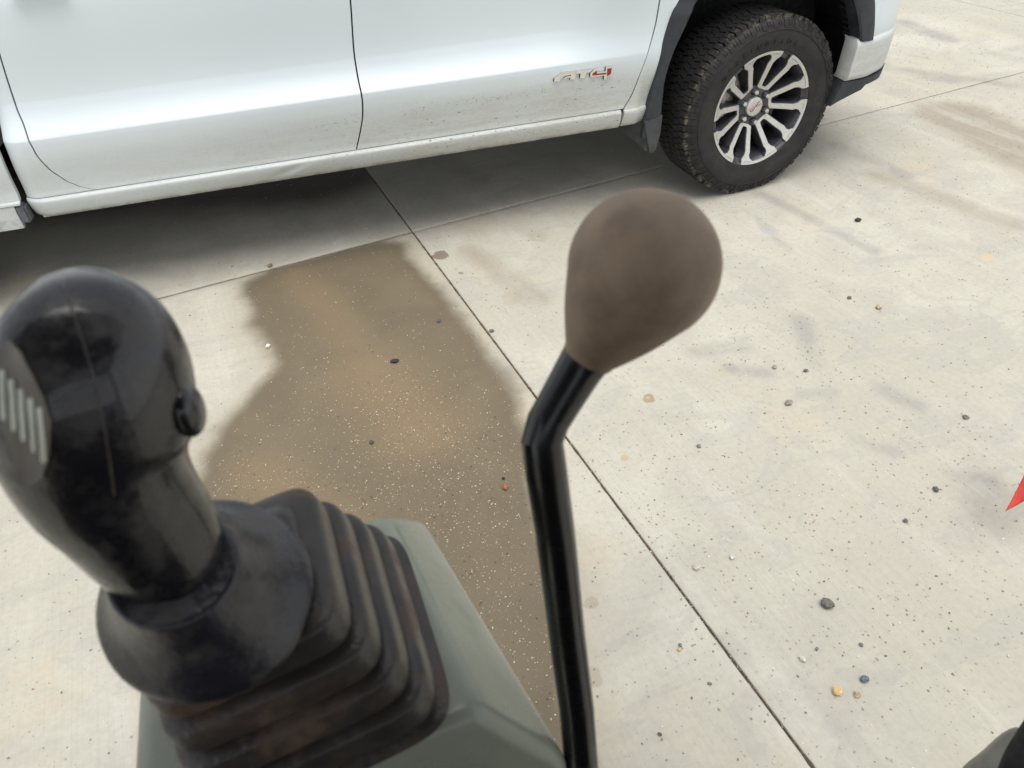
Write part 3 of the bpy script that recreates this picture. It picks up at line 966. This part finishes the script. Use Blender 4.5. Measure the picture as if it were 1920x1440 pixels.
letter('letter_t', [[(708, 388), (1110, 335), (1048, 385), (1035, 410), (930, 425), (900, 535), (792, 548), (805, 437), (705, 447)]], CHROME, .007, .008, badge)
four = [[(1020, 512), (1028, 430), (1105, 352), (1190, 318), (1180, 408), (1368, 388), (1378, 290), (1527, 270), (1502, 462), (1385, 518), (1378, 560), (1325, 575), (1335, 482), (1050, 512)]]
letter('numeral_four', four, CHROME, .007, .008, badge)
letter('badge_edge_shade', shifted(PA+PT+four, -10, 9), GAP, .001, .002, badge)  # black offset copy of the letters, stands in for their shaded sides
letter('red_inlay', [[(1064, 485), (1076, 440), (1168, 372), (1172, 440), (1385, 418), (1382, 455)], [(1408, 328), (1506, 316), (1484, 448), (1392, 500)]], BADGE_RED, .0078, .002, badge)

# ---- wheel
def build_wheel(loc, rz, parent, detail=True, flip=False):
    w = empty('wheel', loc, rz=rz, parent=parent)
    prof = [(.250, .03), (.258, .008), (.266, -.002), (.272, -.005), (.285, -.006), (.300, -.011), (.325, -.0165), (.350, -.016), (.366, -.012), (.384, -.005), (.394, .004), (.3985, .016),
            (.405, .035), (.4085, .07), (.409, .14), (.4085, .20), (.402, .245), (.385, .272), (.35, .285), (.30, .282), (.262, .268)]
    n = 160
    cz = loc[2]
    def flat(P_):
        out = []
        for x, y, z in P_:
            if z < -(cz-.0015): z = -(cz-.0015); y += (.004 if y > .13 else -.004)
            elif z < -(cz-.05):
                y += (.004 if y > .13 else -.004)*(1-(z+cz)/.05) if .3 < math.hypot(x, z) else 0
            out.append((x, y, z))
        return out
    vs, fs = lathe(prof, n)
    fs = [f for f in fs]
    tyre = obj('tyre', flat(vs), fs, TYRE, w)
    if not detail: nb = 44
    else: nb = 82
    bm = bmesh.new()
    def pblock(r0, r1, t0, t1, y0, y1, skew=0.0, taper=.12):
        c = []
        for r, sh in ((r0, 0), (r1, 1)):
            tp = taper*(t1-t0)*.5*sh; yp = .0015*sh
            for t, y, sk in ((t0+tp, y0+yp, -skew), (t1-tp, y0+yp, -skew), (t1-tp, y1-yp, skew), (t0+tp, y1-yp, skew)):
                tt = t+sk
                c.append(bm.verts.new(flat([(r*math.cos(tt), y, r*math.sin(tt))])[0]))
        for f in ((3, 2, 1, 0), (4, 5, 6, 7), (0, 1, 5, 4), (1, 2, 6, 5), (2, 3, 7, 6), (3, 0, 4, 7)):
            bm.faces.new([c[q] for q in f])
    da = 2*PI/nb
    for k in range(nb):
        a = k*da + random.uniform(-.004, .004)
        long_ = (k % 2 == 0)
        pblock(.392, .4140, a, a+da*.84, .008 if long_ else .013, .060, .003, .06)
        pblock(.398, .4155, a+da*.5, a+da*1.36, .065, .105, .010, .05)
        pblock(.398, .4155, a+da*.1, a+da*.96, .110, .153, -.012, .05)
        pblock(.398, .4155, a+da*.4, a+da*1.26, .158, .202, .010, .05)
        pblock(.392, .4140, a, a+da*.84, .207, .262, -.003, .06)
    from_bm('tread_blocks', bm, TYRE, w, False)['kind'] = 'stuff'
    # sidewall shoulder lugs: raised pads following the sidewall
    bm = bmesh.new()
    def ysw(r): return float(np.interp(r, [p[0] for p in prof[:13]], [p[1] for p in prof[:13]]))
    for k in range(nb):
        a = k*da
        spans = ((.364, .404, 0.0, .80),) if k % 2 == 0 else ((.374, .404, .0, .38), (.374, .404, .46, .82))
        for (r0, r1, f0, f1) in spans:
            prev = None
            for q in range(5):
                r = r0+(r1-r0)*q/4
                y = ysw(r)
                cur = []
                for t in (a+da*f0, a+da*f1):
                    for dy in (-.0035, .001):
                        dyy = dy if 0 < q < 4 or dy > 0 else -.002
                        cur.append(bm.verts.new(flat([(r*math.cos(t), y+dyy, r*math.sin(t))])[0]))
                if prev:
                    bm.faces.new((prev[0], prev[2], cur[2], cur[0]))
                    bm.faces.new((prev[0], cur[0], cur[1], prev[1]))
                    bm.faces.new((prev[2], prev[3], cur[3], cur[2]))
                if q in (0, 4): bm.faces.new((cur[0], cur[1], cur[3], cur[2]))
                prev = cur
    from_bm('sidewall_lugs', bm, TYRE, w, False)['kind'] = 'stuff'
    vs, fs = lathe([(.3545, -.0145), (.3555, -.0185), (.3575, -.0185), (.3585, -.014)], 120)
    obj('sidewall_ring', flat(vs), fs, TYRE, w)
    # rim
    yr = lambda r: float(np.interp(r, [.08, .097, .15, .205, .236, .25, .262], [.062, .056, .040, .022, .010, .004, .001]))
    vs, fs = lathe([(.2645, .020), (.2650, .002), (.2638, -.001), (.262, .0), (.2600, .002), (.2500, .016), (.2440, .026), (.238, .06), (.236, .20), (.05, .20)], 120)
    barrel = obj('rim_barrel', vs, fs, RIM_DARK, w); barrel.data.set_sharp_from_angle(angle=R(30))
    G_ = {.262: (6.65, None), .2505: (6.5, 21.5), .243: (6.5, 20.0), .236: (6.8, 18.0), .222: (9.8, 17.2), .205: (11.4, 18.9), .18: (10.9, 18.9), .15: (10.2, 19.6), .11: (9.2, 20.8), .097: (7.0, 22.2)}
    def pp(r, deg, dy=0.0):
        t = R(deg); return (r*math.cos(t), yr(r)+dy, r*math.sin(t))
    faces_, dark_ = bmesh.new(), bmesh.new()
    def strip(bm, A_, B_, th, grow=0.0, dy=0.0):
        """closed slab between two polylines of (r,deg)"""
        rows = []
        for (ra, ta), (rb, tb_) in zip(A_, B_):
            s = 1 if tb_ > ta else -1
            ga = math.degrees(grow/ra)*s; gb = math.degrees(grow/rb)*s
            rows.append((pp(ra, ta-ga, dy), pp(rb, tb_+gb, dy), pp(rb, tb_+gb*2.2, dy+th), pp(ra, ta-ga*2.2, dy+th)))
        V = [[bm.verts.new(q) for q in r] for r in rows]
        for k in range(len(V)-1):
            for e in range(4):
                bm.faces.new((V[k][e], V[k][(e+1) % 4], V[k+1][(e+1) % 4], V[k+1][e]))
        bm.faces.new(V[0][::-1]); bm.faces.new(V[-1])
    for u in range(6):
        c = 7+60*u
        for s in (1, -1):
            rs = [.2505, .243, .236, .222, .205, .18, .15, .11, .097]
            A_ = [(r, c+s*G_[r][0]) for r in rs]; B_ = [(r, c+s*G_[r][1]) for r in rs]
            strip(faces_, A_, B_, .004, 0, -.004)
            strip(dark_, A_, B_, .055, .0035, .001)
        # hub end joining both arms
        A_ = [(.097, c-22.2), (.097, c-14.6), (.097, c-7), (.095, c), (.097, c+7), (.097, c+14.6), (.097, c+22.2)]
        B_ = [(.0945, c-22.0), (.085, c-13), (.0835, c-7), (.083, c), (.0835, c+7), (.085, c+13), (.0945, c+22.0)]
        V0 = [[faces_.verts.new(pp(r, t, -.004)) for r, t in L] for L in (A_, B_)]
        V1 = [[faces_.verts.new(pp(r, t, 0.0)) for r, t in L] for L in (A_, B_)]
        for k in range(6):
            faces_.faces.new((V0[0][k], V0[0][k+1], V0[1][k+1], V0[1][k]))
            faces_.faces.new((V0[0][k], V1[0][k], V1[0][k+1], V0[0][k+1]))
            faces_.faces.new((V0[1][k], V0[1][k+1], V1[1][k+1], V1[1][k]))
        # lip arc to the next U
        m = 14
        A_ = [(.2628, c+6.65+46.7*k/m) for k in range(m+1)]
        B_ = [(.2505 if (k > 3 and k < m-3) else .2505, c+6.5+47.0*k/m) for k in range(m+1)]
        V0 = [[faces_.verts.new((r*math.cos(R(t)), -.004+(.0 if L is A_ else .0035), r*math.sin(R(t)))) for r, t in L] for L in (A_, B_)]
        V1 = [[faces_.verts.new((r*math.cos(R(t)), .006, r*math.sin(R(t)))) for r, t in L] for L in (A_, B_)]
        for k in range(m):
            faces_.faces.new((V0[0][k], V0[0][k+1], V0[1][k+1], V0[1][k]))
            faces_.faces.new((V0[1][k], V0[1][k+1], V1[1][k+1], V1[1][k]))
            faces_.faces.new((V0[0][k], V1[0][k], V1[0][k+1], V0[0][k+1]))
        for kk in (0, m):
            faces_.faces.new((V0[0][kk], V0[1][kk], V1[1][kk], V1[0][kk]))
        # dark ledge inside gap near lip
        strip(dark_, [(.262, c-6.9), (.238, c-6.9)], [(.262, c+6.9), (.238, c+6.9)], .03, 0, .008)
    from_bm('rim_spokes', dark_, RIM_DARK, w, False)
    from_bm('rim_face', faces_, RIM_FACE, w, False)
    vs, fs = lathe([(.100, .095), (.098, .060), (.093, .0565), (.060, .060), (.050, .060), (.048, .066), (.001, .066)], 48)
    o = obj('hub', vs, fs, RIM_DARK, w); o.data.set_sharp_from_angle(angle=R(30))
    vs, fs = lathe([(.0450, .066), (.0450, .050), (.0430, .0475), (.033, .0455), (.013, .0445), (.0005, .0443)], 48)
    cap = obj('center_cap', vs, fs, RIM_FACE, w)
    nutm = None
    for k in range(6):
        t = R(37+60*k)
        cx_, cz_ = .0725*math.cos(t), .0725*math.sin(t)
        bm = bmesh.new()
        for rr, y0, y1, seg, top in ((.0150, .0585, .0575, 20, 0),):
            pass
        ring = [[bm.verts.new((r*math.cos(2*PI*q/6), y, r*math.sin(2*PI*q/6))) for q in range(6)] for r, y in ((.0118, .060), (.0112, .036), (.0082, .0325))]
        for a_, b_ in zip(ring, ring[1:]):
            for q in range(6):
                bm.faces.new((a_[q], a_[(q+1) % 6], b_[(q+1) % 6], b_[q]))
        bm.faces.new(ring[-1])
        nut = from_bm('lug_nut', bm, NUT, w, False)
        nut.location = (cx_, 0, cz_)
        vs, fs = lathe([(.0175, .0565), (.0172, .0555), (.0155, .0575), (.0140, .0585), (.0100, .0585)], 20)
        s_ = obj('nut_seat', vs, fs, GAP, w); s_.location = (cx_, 0, cz_)
    vs, fs = lathe([(.175, .115), (.175, .105), (.172, .103), (.11, .103), (.09, .100), (.03, .100)], 64)
    obj('brake_disc', vs, fs, STEEL, w)
    bm = bmesh.new()
    add_box(bm, (-.175, .105, .045), (.06, .07, .16), .015)
    from_bm('brake_caliper', bm, STEEL, w)
    # writing
    if detail:
        def text_mesh(ch, size, depth):
            cu = bpy.data.curves.new('t', 'FONT'); cu.body = ch; cu.size = size; cu.extrude = depth
            cu.align_x = 'CENTER'; cu.align_y = 'CENTER'
            ob = bpy.data.objects.new('t', cu); col.objects.link(ob)
            bpy.context.view_layer.update()
            me = bpy.data.meshes.new_from_object(ob.evaluated_get(bpy.context.evaluated_depsgraph_get()))
            bpy.data.objects.remove(ob)
            return me
        me = text_mesh('GMC', .0255, .0005)
        me.transform(Matrix.Diagonal((1.12, 1.0, 1, 1)))
        me.transform(Matrix.Rotation(R(90), 4, 'X'))
        me.transform(Matrix.Rotation(R(-33), 4, 'Y'))
        me.transform(Matrix.Translation((0, .0440, 0)))
        link('cap_lettering', me, BADGE_RED, w, False)
        bm = bmesh.new()
        word = 'DESTINATION'
        for k, ch in enumerate(word):
            m2 = text_mesh(ch, .030, .0018)
            th = R(141.5-k*7.6)
            m2.transform(Matrix.Rotation(R(90), 4, 'X'))
            m2.transform(Matrix.Rotation(-(th-PI/2), 4, 'Y'))
            m2.transform(Matrix.Translation((.305*math.cos(th), -.0150, .305*math.sin(th))))
            bm.from_mesh(m2)
        from_bm('tyre_lettering', bm, TYRE, w, False)['kind'] = 'stuff'
    return w
CZ = .405
wf = build_wheel((0, 0, CZ), R(8.56), truck)
def copy_tree(o, parent):
    c = o.copy(); col.objects.link(c); c.parent = parent
    for ch in [x for x in o.children]:
        copy_tree(ch, c)
    return c
for (x, y, rz) in ((-WB, 0.0, 0), (0, 2.03, PI+R(8)), (-WB, 2.03, PI)):
    c = copy_tree(wf, truck); c.location = (x, y, CZ); c.rotation_euler = (0, 0, rz)

# ------------------------------------------------------------------ foreground controls
def cvec(px, py, d): return Vector(at(px, py, d))
GRIP = simple('black_grip_plastic', (.008, .0075, .010), .26, 0, .3, 60, .2, coat=.35, dust=((.085, .076, .068), 70, .42, .72, .5))
RUBBER = simple('dusty_rubber', (.036, .031, .028), .36, 0, .25, 60, .3, dust=((.17, .10, .058), 32, .45, .74, .5))
FLANGEM = simple('flange_rubber', (.018, .018, .025), .27, 0, .3, 60, .2, dust=((.14, .12, .10), 46, .42, .75, .5))
GREYPANEL = simple('grey_switch_plate', (.20, .18, .15), .5, 0, .2, 50)
RIBM = simple('pale_switch_rib', (.62, .64, .55), .5, 0, .1, 50)
KNOB = simple('brown_knob_plastic', (.205, .143, .095), .50, 0, .24, 48, .12, dust=((.31, .245, .175), 34, .40, .70, .6))
SHAFT = simple('gloss_black_steel', (.003, .003, .004), .27, .0, .2, 30, coat=.08)
CONSOLE = simple('grey_green_plastic', (.225, .245, .195), .27, 0, .08, 20, .08, dust=((.27, .27, .215), 12, .45, .75, .35))
CAMV = Vector(CAM)

# lever with pear knob
lever = empty('blade_lever', at(1090, 1500, .352), 'cranked glossy black control lever with a dull brown pear shaped knob', 'lever')
def rel(o, root):
    """parent keeping world coordinates of the mesh"""
    o.parent = root; o.matrix_parent_inverse = Matrix.Translation(-root.location)
    return o
k_c = cvec(1207, 500, .300); k_e = cvec(1106, 664, .318)
axis = (k_e-k_c).normalized(); L = (k_e-k_c).length
RK = 143/FPX*.300
prof = []
for t in np.linspace(0, 1, 30):
    a = t*R(119)
    prof.append((RK*math.sin(a), -RK*math.cos(a)))      # from the far pole down to where the cone starts
rt, zt = prof[-1]
re, ze = RK*.385, L
for t in np.linspace(0, 1, 12)[1:]:
    b_ = rt+(re-rt)*t
    prof.append((b_+.0009*math.sin(t*PI), zt+(ze-zt)*t))
prof += [(re*.96, ze+.0018), (re*.85, ze+.0030), (re*.5, ze+.0038), (.0005, ze+.004)]
vs, fs = lathe([(max(r, .0003), z) for r, z in prof], 56, 'Z')
q = Vector((0, 0, 1)).rotation_difference(axis)
vs = [tuple(k_c+q @ Vector(v)) for v in vs]
o = rel(obj('knob', vs, fs, KNOB), lever)
upper = [cvec(1120, 640, .319), cvec(1087, 690, .3195), cvec(1052, 747, .3198), cvec(1028, 790, .320)]
kink = [cvec(1016, 828, .3204)]
lower = [cvec(1024, 885, .324), cvec(1041, 1000, .346), cvec(1064, 1200, .378), cvec(1081, 1330, .393), cvec(1090, 1440, .405), cvec(1100, 1700, .46)]
rs = 40.5/FPX*.320
pts = upper+kink+lower
def lin(P_, n):
    out = []
    for a_, b_ in zip(P_, P_[1:]): out += [a_.lerp(b_, k/n) for k in range(n)]
    return out+[P_[-1]]
dense = lin([Vector(p) for p in (upper[0], upper[1], upper[3])], 8)+[Vector(kink[0])]+lin([Vector(p) for p in lower], 6)
rows = tube_rows(dense, [rs*(1.22-.22*sstep(0, 16, i)) for i in range(len(dense))], 28)
vs, fs = grid_mesh(rows, close_v=True); cap_ends(vs, fs, len(rows), 28)
sh_ = rel(obj('lever_shaft', vs, fs, SHAFT), lever)
sh_.data.set_sharp_from_angle(angle=R(22))

# joystick
joy = empty('joystick', at(532, 1290, .36), 'black joystick grip with ribbed thumb switch rising from a pleated rubber boot', 'joystick')
def loft_px(secs, n=40, exp=2.2, sub=6):
    """secs: (px, py, depth, half width px, half depth m); sections square to the path"""
    S = smooth_path(secs, sub)
    C_ = [cvec(s[0], s[1], s[2]) for s in S]
    rows = []
    for i, s in enumerate(S):
        t = (C_[min(i+1, len(C_)-1)]-C_[max(i-1, 0)]).normalized()
        view = (C_[i]-CAMV).normalized()
        u = t.cross(view).normalized(); v = u.cross(t).normalized()
        hw = max(.2, s[3])/FPX*s[2]; hd = max(.0003, s[4])
        row = []
        for k in range(n):
            a = 2*PI*k/n; c, sn = math.cos(a), math.sin(a)
            row.append(tuple(C_[i]+u*hw*math.copysign(abs(c)**(2/exp), c)+v*hd*math.copysign(abs(sn)**(2/exp), sn)))
        rows.append(row)
    vs, fs = grid_mesh(rows, close_v=True)
    cap_ends(vs, fs, len(rows), n)
    return vs, fs
grip_secs = [(150, 560, .246, 8, .002), (152, 565, .243, 60, .010), (156, 582, .239, 106, .016), (163, 616, .236, 146, .021), (169, 664, .235, 168, .0240),
             (174, 720, .236, 177, .0255), (177, 780, .238, 176, .026), (182, 838, .242, 163, .0245), (203, 893, .247, 147, .023), (240, 945, .254, 131, .022),
             (288, 1006, .262, 119, .0205), (318, 1050, .268, 107, .0195), (338, 1084, .2735, 99, .0185)]
vs, fs = loft_px(grip_secs, 48)
grip = rel(obj('grip', vs, fs, GRIP), joy)
def surf_patch(name, poly, mat, parent, lift=.0012, thick=.0015, depth=.215):
    """thin shell laid on the grip by casting rays at the built grip mesh"""
    bm = bmesh.new()
    return bm
from mathutils.bvhtree import BVHTree
bvh = BVHTree.FromPolygons([Vector(v) for v in vs], fs)
def hit(px, py):
    d = Vector(vray(px, py)).normalized()
    loc, nrm, idx, dist = bvh.ray_cast(CAMV, d)
    if loc is None: return None, None
    if nrm.dot(d) > 0: nrm = -nrm
    return loc, nrm
def tube_on(name, pix, rad, mat, sink=0.3, n=10):
    P_ = []
    for p in smooth_path(pix, 6):
        l, nn = hit(*p)
        if l is not None: P_.append(l-nn*rad*sink)
    rows = tube_rows(P_, [rad]*len(P_), n)
    v2, f2 = grid_mesh(rows, close_v=True); cap_ends(v2, f2, len(rows), n)
    return rel(obj(name, v2, f2, mat), joy)
tube_on('mould_seam', [(118, 530), (135, 580), (158, 650), (178, 720), (195, 800), (208, 880), (214, 930)], .00035, RUBBER, .2)
# left switch plate (grey, recessed edge) and its ribs
def plate(name, poly, mat, raise_, thick, n=1):
    bm = bmesh.new()
    T, Bt = [], []
    for p in poly:
        l, nn = hit(*p)
        if l is None: continue
        T.append(bm.verts.new(l+nn*raise_)); Bt.append(bm.verts.new(l+nn*(raise_-thick)))
    c = sum((v.co for v in T), Vector())/len(T)
    l, nn = hit(sum(p[0] for p in poly)/len(poly), sum(p[1] for p in poly)/len(poly))
    tc = bm.verts.new((l+nn*raise_) if l is not None else c)
    for k in range(len(T)):
        bm.faces.new((T[k], T[(k+1) % len(T)], tc)); bm.faces.new((T[k], Bt[k], Bt[(k+1) % len(T)], T[(k+1) % len(T)]))
    return rel(from_bm(name, bm, mat), joy)
plate('switch_plate', [(3, 690), (8, 660), (22, 640), (40, 660), (60, 700), (82, 745), (96, 790), (94, 850), (82, 892), (62, 905), (45, 880), (20, 820), (6, 750)], GREYPANEL, .0018, .004)
for q in range(5):
    x0, y0, x1, y1 = 12+q*16.5, 695+q*17, 17+q*17.5, 785+q*19
    tube_on('switch_rib', [(x0, y0), ((x0+x1)/2, (y0+y1)/2), (x1, y1)], .0008, RIBM, -2.0, 8)
# thumb button on the right flank
bc = cvec(352, 768, .240)
vs2 = []
bm = bmesh.new(); bmesh.ops.create_uvsphere(bm, u_segments=24, v_segments=14, radius=1)
bmesh.ops.scale(bm, vec=(.0052, .009, .0092), verts=bm.verts)
for v in bm.verts: v.co = v.co+bc
rel(from_bm('thumb_button', bm, GRIP), joy)
# flange: bell + disc
fc = cvec(391, 1113, .283); fn = Vector((.03, -.10, 1)).normalized()
neck = cvec(348, 1118, .2775)
view = (fc-CAMV).normalized()
RF = 192/FPX*.283
def disc_rows(profile, c, nrm, n=56, shift=None):
    u = nrm.orthogonal().normalized(); v = nrm.cross(u)
    rows = []
    for r, h in profile:
        cc = c+nrm*h
        if shift is not None: cc = cc+shift*max(0, h)/profile[-1][1]
        rows.append([tuple(cc+(u*math.cos(2*PI*k/n)+v*math.sin(2*PI*k/n))*r) for k in range(n)])
    return rows
fn = (-view*.50+Vector((0, 0, 1))*.50).normalized()
prof = [(RF*.55, -.010), (RF*.93, -.0075), (RF*.99, -.005), (RF, -.002), (RF*.985, .001), (RF*.94, .0026), (RF*.87, .0052), (RF*.78, .0092), (RF*.69, .0150), (RF*.62, .0210), (RF*.575, .0255), (RF*.56, .0280), (RF*.545, .0290), (RF*.50, .0292), (RF*.30, .0285)]
nk = cvec(330, 1072, .262)
sh = (nk-fc); sh = sh-fn*sh.dot(fn)
rows = disc_rows(prof, fc, fn, 56, sh)
vs, fs = grid_mesh(rows, close_v=True)
rel(obj('grip_flange', vs, fs, FLANGEM), joy)
# bellows
c1 = cvec(432, 1090, .304); c2 = cvec(581, 1240, .362)
ax = (c2-c1).normalized()
def img_dir(dx, dy):
    return Vector(dx*_r-dy*_u)
e1 = img_dir(.39, .92); e1 = (e1-ax*e1.dot(ax)).normalized()
e2 = ax.cross(e1).normalized()
if e2.dot(img_dir(-.84, .55)) < 0: e2 = -e2
HT = (c2-c1).length
def sq_row(c, h1, h2, n=96, ex=6.5):
    row = []
    for k in range(n):
        a = 2*PI*(k+.5)/n; co, si = math.cos(a), math.sin(a)
        row.append(tuple(c+e1*h1*math.copysign(abs(co)**(2/ex), co)+e2*h2*math.copysign(abs(si)**(2/ex), si)))
    return row
rows = []
NL = 4
for i in range(NL):
    for ph, dr in ((0.0, -1.7), (.05, -1.6), (.09, -.2), (.12, .55), (.17, .85), (.28, 1.0), (.50, 1.08), (.74, 1.1), (.86, .95), (.92, .55), (.955, -.3), (.98, -1.5)):
        t = (i+ph)/NL
        tq = (i+.5)/NL*.8+t*.2; b1 = .0330+.0210*tq; b2 = .0345+.0200*tq
        rows.append(sq_row(c1+ax*HT*t*1.0, b1+.0035*dr, b2+.0035*dr))
rows.append(sq_row(c1+ax*HT*1.05, .058, .060))
rows = [sq_row(c1-ax*.004, .004, .004)]+[sq_row(c1-ax*.003, .024, .028)]+rows
vs, fs = grid_mesh(rows, close_v=True)
bb = rel(obj('bellows_boot', vs, fs, RUBBER), joy)
bb.data.set_sharp_from_angle(angle=R(48))
# console
cons = empty('control_console', (CAM[0]-.07, CAM[1]+.23, .95), 'grey green moulded console housing under the joystick boot', 'console')
def ring_pts(z, L_): return [Vector((CAM[0]+x, CAM[1]+y, z)) for x, y in L_]
rings = [ring_pts(1.392, [(-.022, .312), (.009, .176), (-.052, .164), (-.150, .160), (-.160, .300)]),
         ring_pts(1.340, [(-.002, .350), (.048, .163), (-.056, .160), (-.168, .152), (-.185, .345)]),
         ring_pts(.95, [(.02, .39), (.060, .150), (-.06, .12), (-.19, .11), (-.205, .38)])]
bm = bmesh.new()
VV = [[bm.verts.new(p) for p in rg] for rg in rings]
bm.faces.new(VV[0]); bm.faces.new(VV[-1][::-1])
for a_, b_ in zip(VV, VV[1:]):
    for k in range(5): bm.faces.new((a_[k], b_[k], b_[(k+1) % 5], a_[(k+1) % 5]))
bmesh.ops.recalc_face_normals(bm, faces=bm.faces[:])
bmesh.ops.bevel(bm, geom=[e for e in bm.edges], offset=.009, segments=5, profile=.5, affect='EDGES', clamp_overlap=True)
rel(from_bm('console_housing', bm, CONSOLE, sharp=None), cons)
for q in ((908, 1147),):
    c_ = cvec(*q, .372)

# red flag at the right edge: small marker flag hanging from a wire stake
FLAG = NT('red_flag_cloth')
_v = FLAG.coord(); _n = FLAG.noise(_v, 30, 4)
FLAG.set(Base_Color=FLAG.mix(FLAG.ramp(_n, .3, .7), (.40, .028, .026), (.50, .055, .030)), Roughness=.6, Specular_IOR_Level=.3)
FLAGM = FLAG.m
fl_root = empty('marker_flag', (0, 0, 0), 'bright red plastic flag whose pointed corner hangs in at the right edge', 'flag')
D = 1.96
tip = cvec(1885, 959, D); top = cvec(2010, 690, D+.02); low = cvec(2010, 893, D-.01)
rows = []
for i in range(17):
    t = i/16
    a = tip.lerp(top, t); b = tip.lerp(low, t)
    row = []
    for k in range(13):
        s_ = k/12
        p = a.lerp(b, s_)
        bow = img_dir(.35, 1.0)*(.008*math.sin(min(1, t*1.6)*PI)*(1-s_))
        fold = Vector(_f)*(.012*math.sin(s_*6+t*3)*t)
        row.append(tuple(p+bow+fold))
    rows.append(row)
vs, fs = grid_mesh(rows)
fl_root.location = (top.x+.38, top.y-.12, 0)
o = obj('flag_cloth', vs, fs, FLAGM); o.modifiers.new('t', 'SOLIDIFY').thickness = .0006
rel(o, fl_root)
vs, fs = grid_mesh(tube_rows([(top.x+.38, top.y-.12, .0), (top.x+.19, top.y-.06, top.z*.52), (top.x, top.y, top.z+.02)], [.0016]*3, 8), close_v=True)
rel(obj('wire_stake', vs, fs, STEEL), fl_root)
bm = bmesh.new(); add_box(bm, (top.x+.38, top.y-.12, .012), (.07, .07, .024), .006)
rel(from_bm('stake_base', bm, TRIM), fl_root)

# machine cover and post in the bottom right corner
COVER = simple('grey_brown_cover', (.17, .165, .145), .42, 0, .2, 60, .1, dust=((.16, .15, .12), 30, .4, .75, .5))
mc = empty('machine_cover', at(1900, 1500, .62), 'grey brown rounded machine cover edge in the bottom right corner', 'machine cover')
sec = [(2040, 1415, .60, 6, .004), (2034, 1420, .60, 50, .012), (2026, 1432, .60, 95, .025), (2012, 1462, .60, 135, .035), (1998, 1540, .60, 180, .045), (1965, 1700, .61, 200, .05)]
vs, fs = loft_px(sec, 40, 2.4)
rel(obj('cover_shell', vs, fs, COVER), mc)
post = [cvec(2030, 1240, .50), cvec(1985, 1325, .50), cvec(1945, 1398, .50), cvec(1926, 1450, .50), cvec(1910, 1530, .505), cvec(1875, 1700, .52)]
dense = smooth_path([tuple(p) for p in post], 6)
rows = tube_rows(dense, [.0085+.0004*i for i in range(len(dense))], 20)
vs, fs = grid_mesh(rows, close_v=True); cap_ends(vs, fs, len(rows), 20)
cp = empty('cab_post', at(1870, 1700, .52), 'dark rounded post crossing the very bottom right corner', 'post')
rel(obj('post_tube', vs, fs, GAP), cp)

# unseen cab round the camera's seat; roof and rear panel added to shade the controls
cab = empty('machine_cab', (CAM[0], CAM[1], .5), 'unseen open machine cab frame with shading roof, posts and seat around the controls', 'cab')
CABM = simple('cab_dark_paint', (.03, .03, .03), .6, 0, .2, 20)
def cbox(name, c, s_, bev=.01, M=None):
    bm = bmesh.new(); add_box(bm, (CAM[0]+c[0], CAM[1]+c[1], c[2]), s_, bev, M)
    return rel(from_bm(name, bm, CABM), cab)
cbox('cab_roof', (-.08, -.25, 2.30), (1.45, 1.05, .06), .02)
cbox('cab_floor', (-.08, -.24, .52), (1.40, 1.0, .06), .01)
for x, y in ((-.76, -.72), (.60, -.72)):
    cbox('post', (x, y, 1.39), (.06, .06, 1.76), .01)
cbox('rear_shade_panel', (-.08, -.73, 1.25), (1.3, .03, 1.4), .005)  # added to block light from behind
cbox('seat', (-.05, -.42, 1.02), (.5, .45, .12), .04)
cbox('backrest', (-.05, -.64, 1.32), (.48, .10, .5), .04)
cbox('seat_base', (-.05, -.42, .75), (.35, .35, .40), .02)
cbox('console_stand', (-.08, .20, .76), (.2, .2, .5), .02)

cbox('slew_deck', (-.08, -.62, .45), (1.2, 1.0, .10), .03)
cbox('turntable', (-.08, -.70, .36), (.6, .6, .12), .03)
cbox('track_frame', (-.08, -.70, .24), (.9, .5, .14), .03)
for x in (-.68, .52):
    bm = bmesh.new()
    add_box(bm, (CAM[0]+x, CAM[1]-.70, .20), (.26, 1.60, .38), .15, None, 5)
    rel(from_bm('track', bm, CABM), cab)
    for k in range(14):
        cbox('track_pad', (x, -1.36+k*.10, .014), (.27, .05, .022), .004)
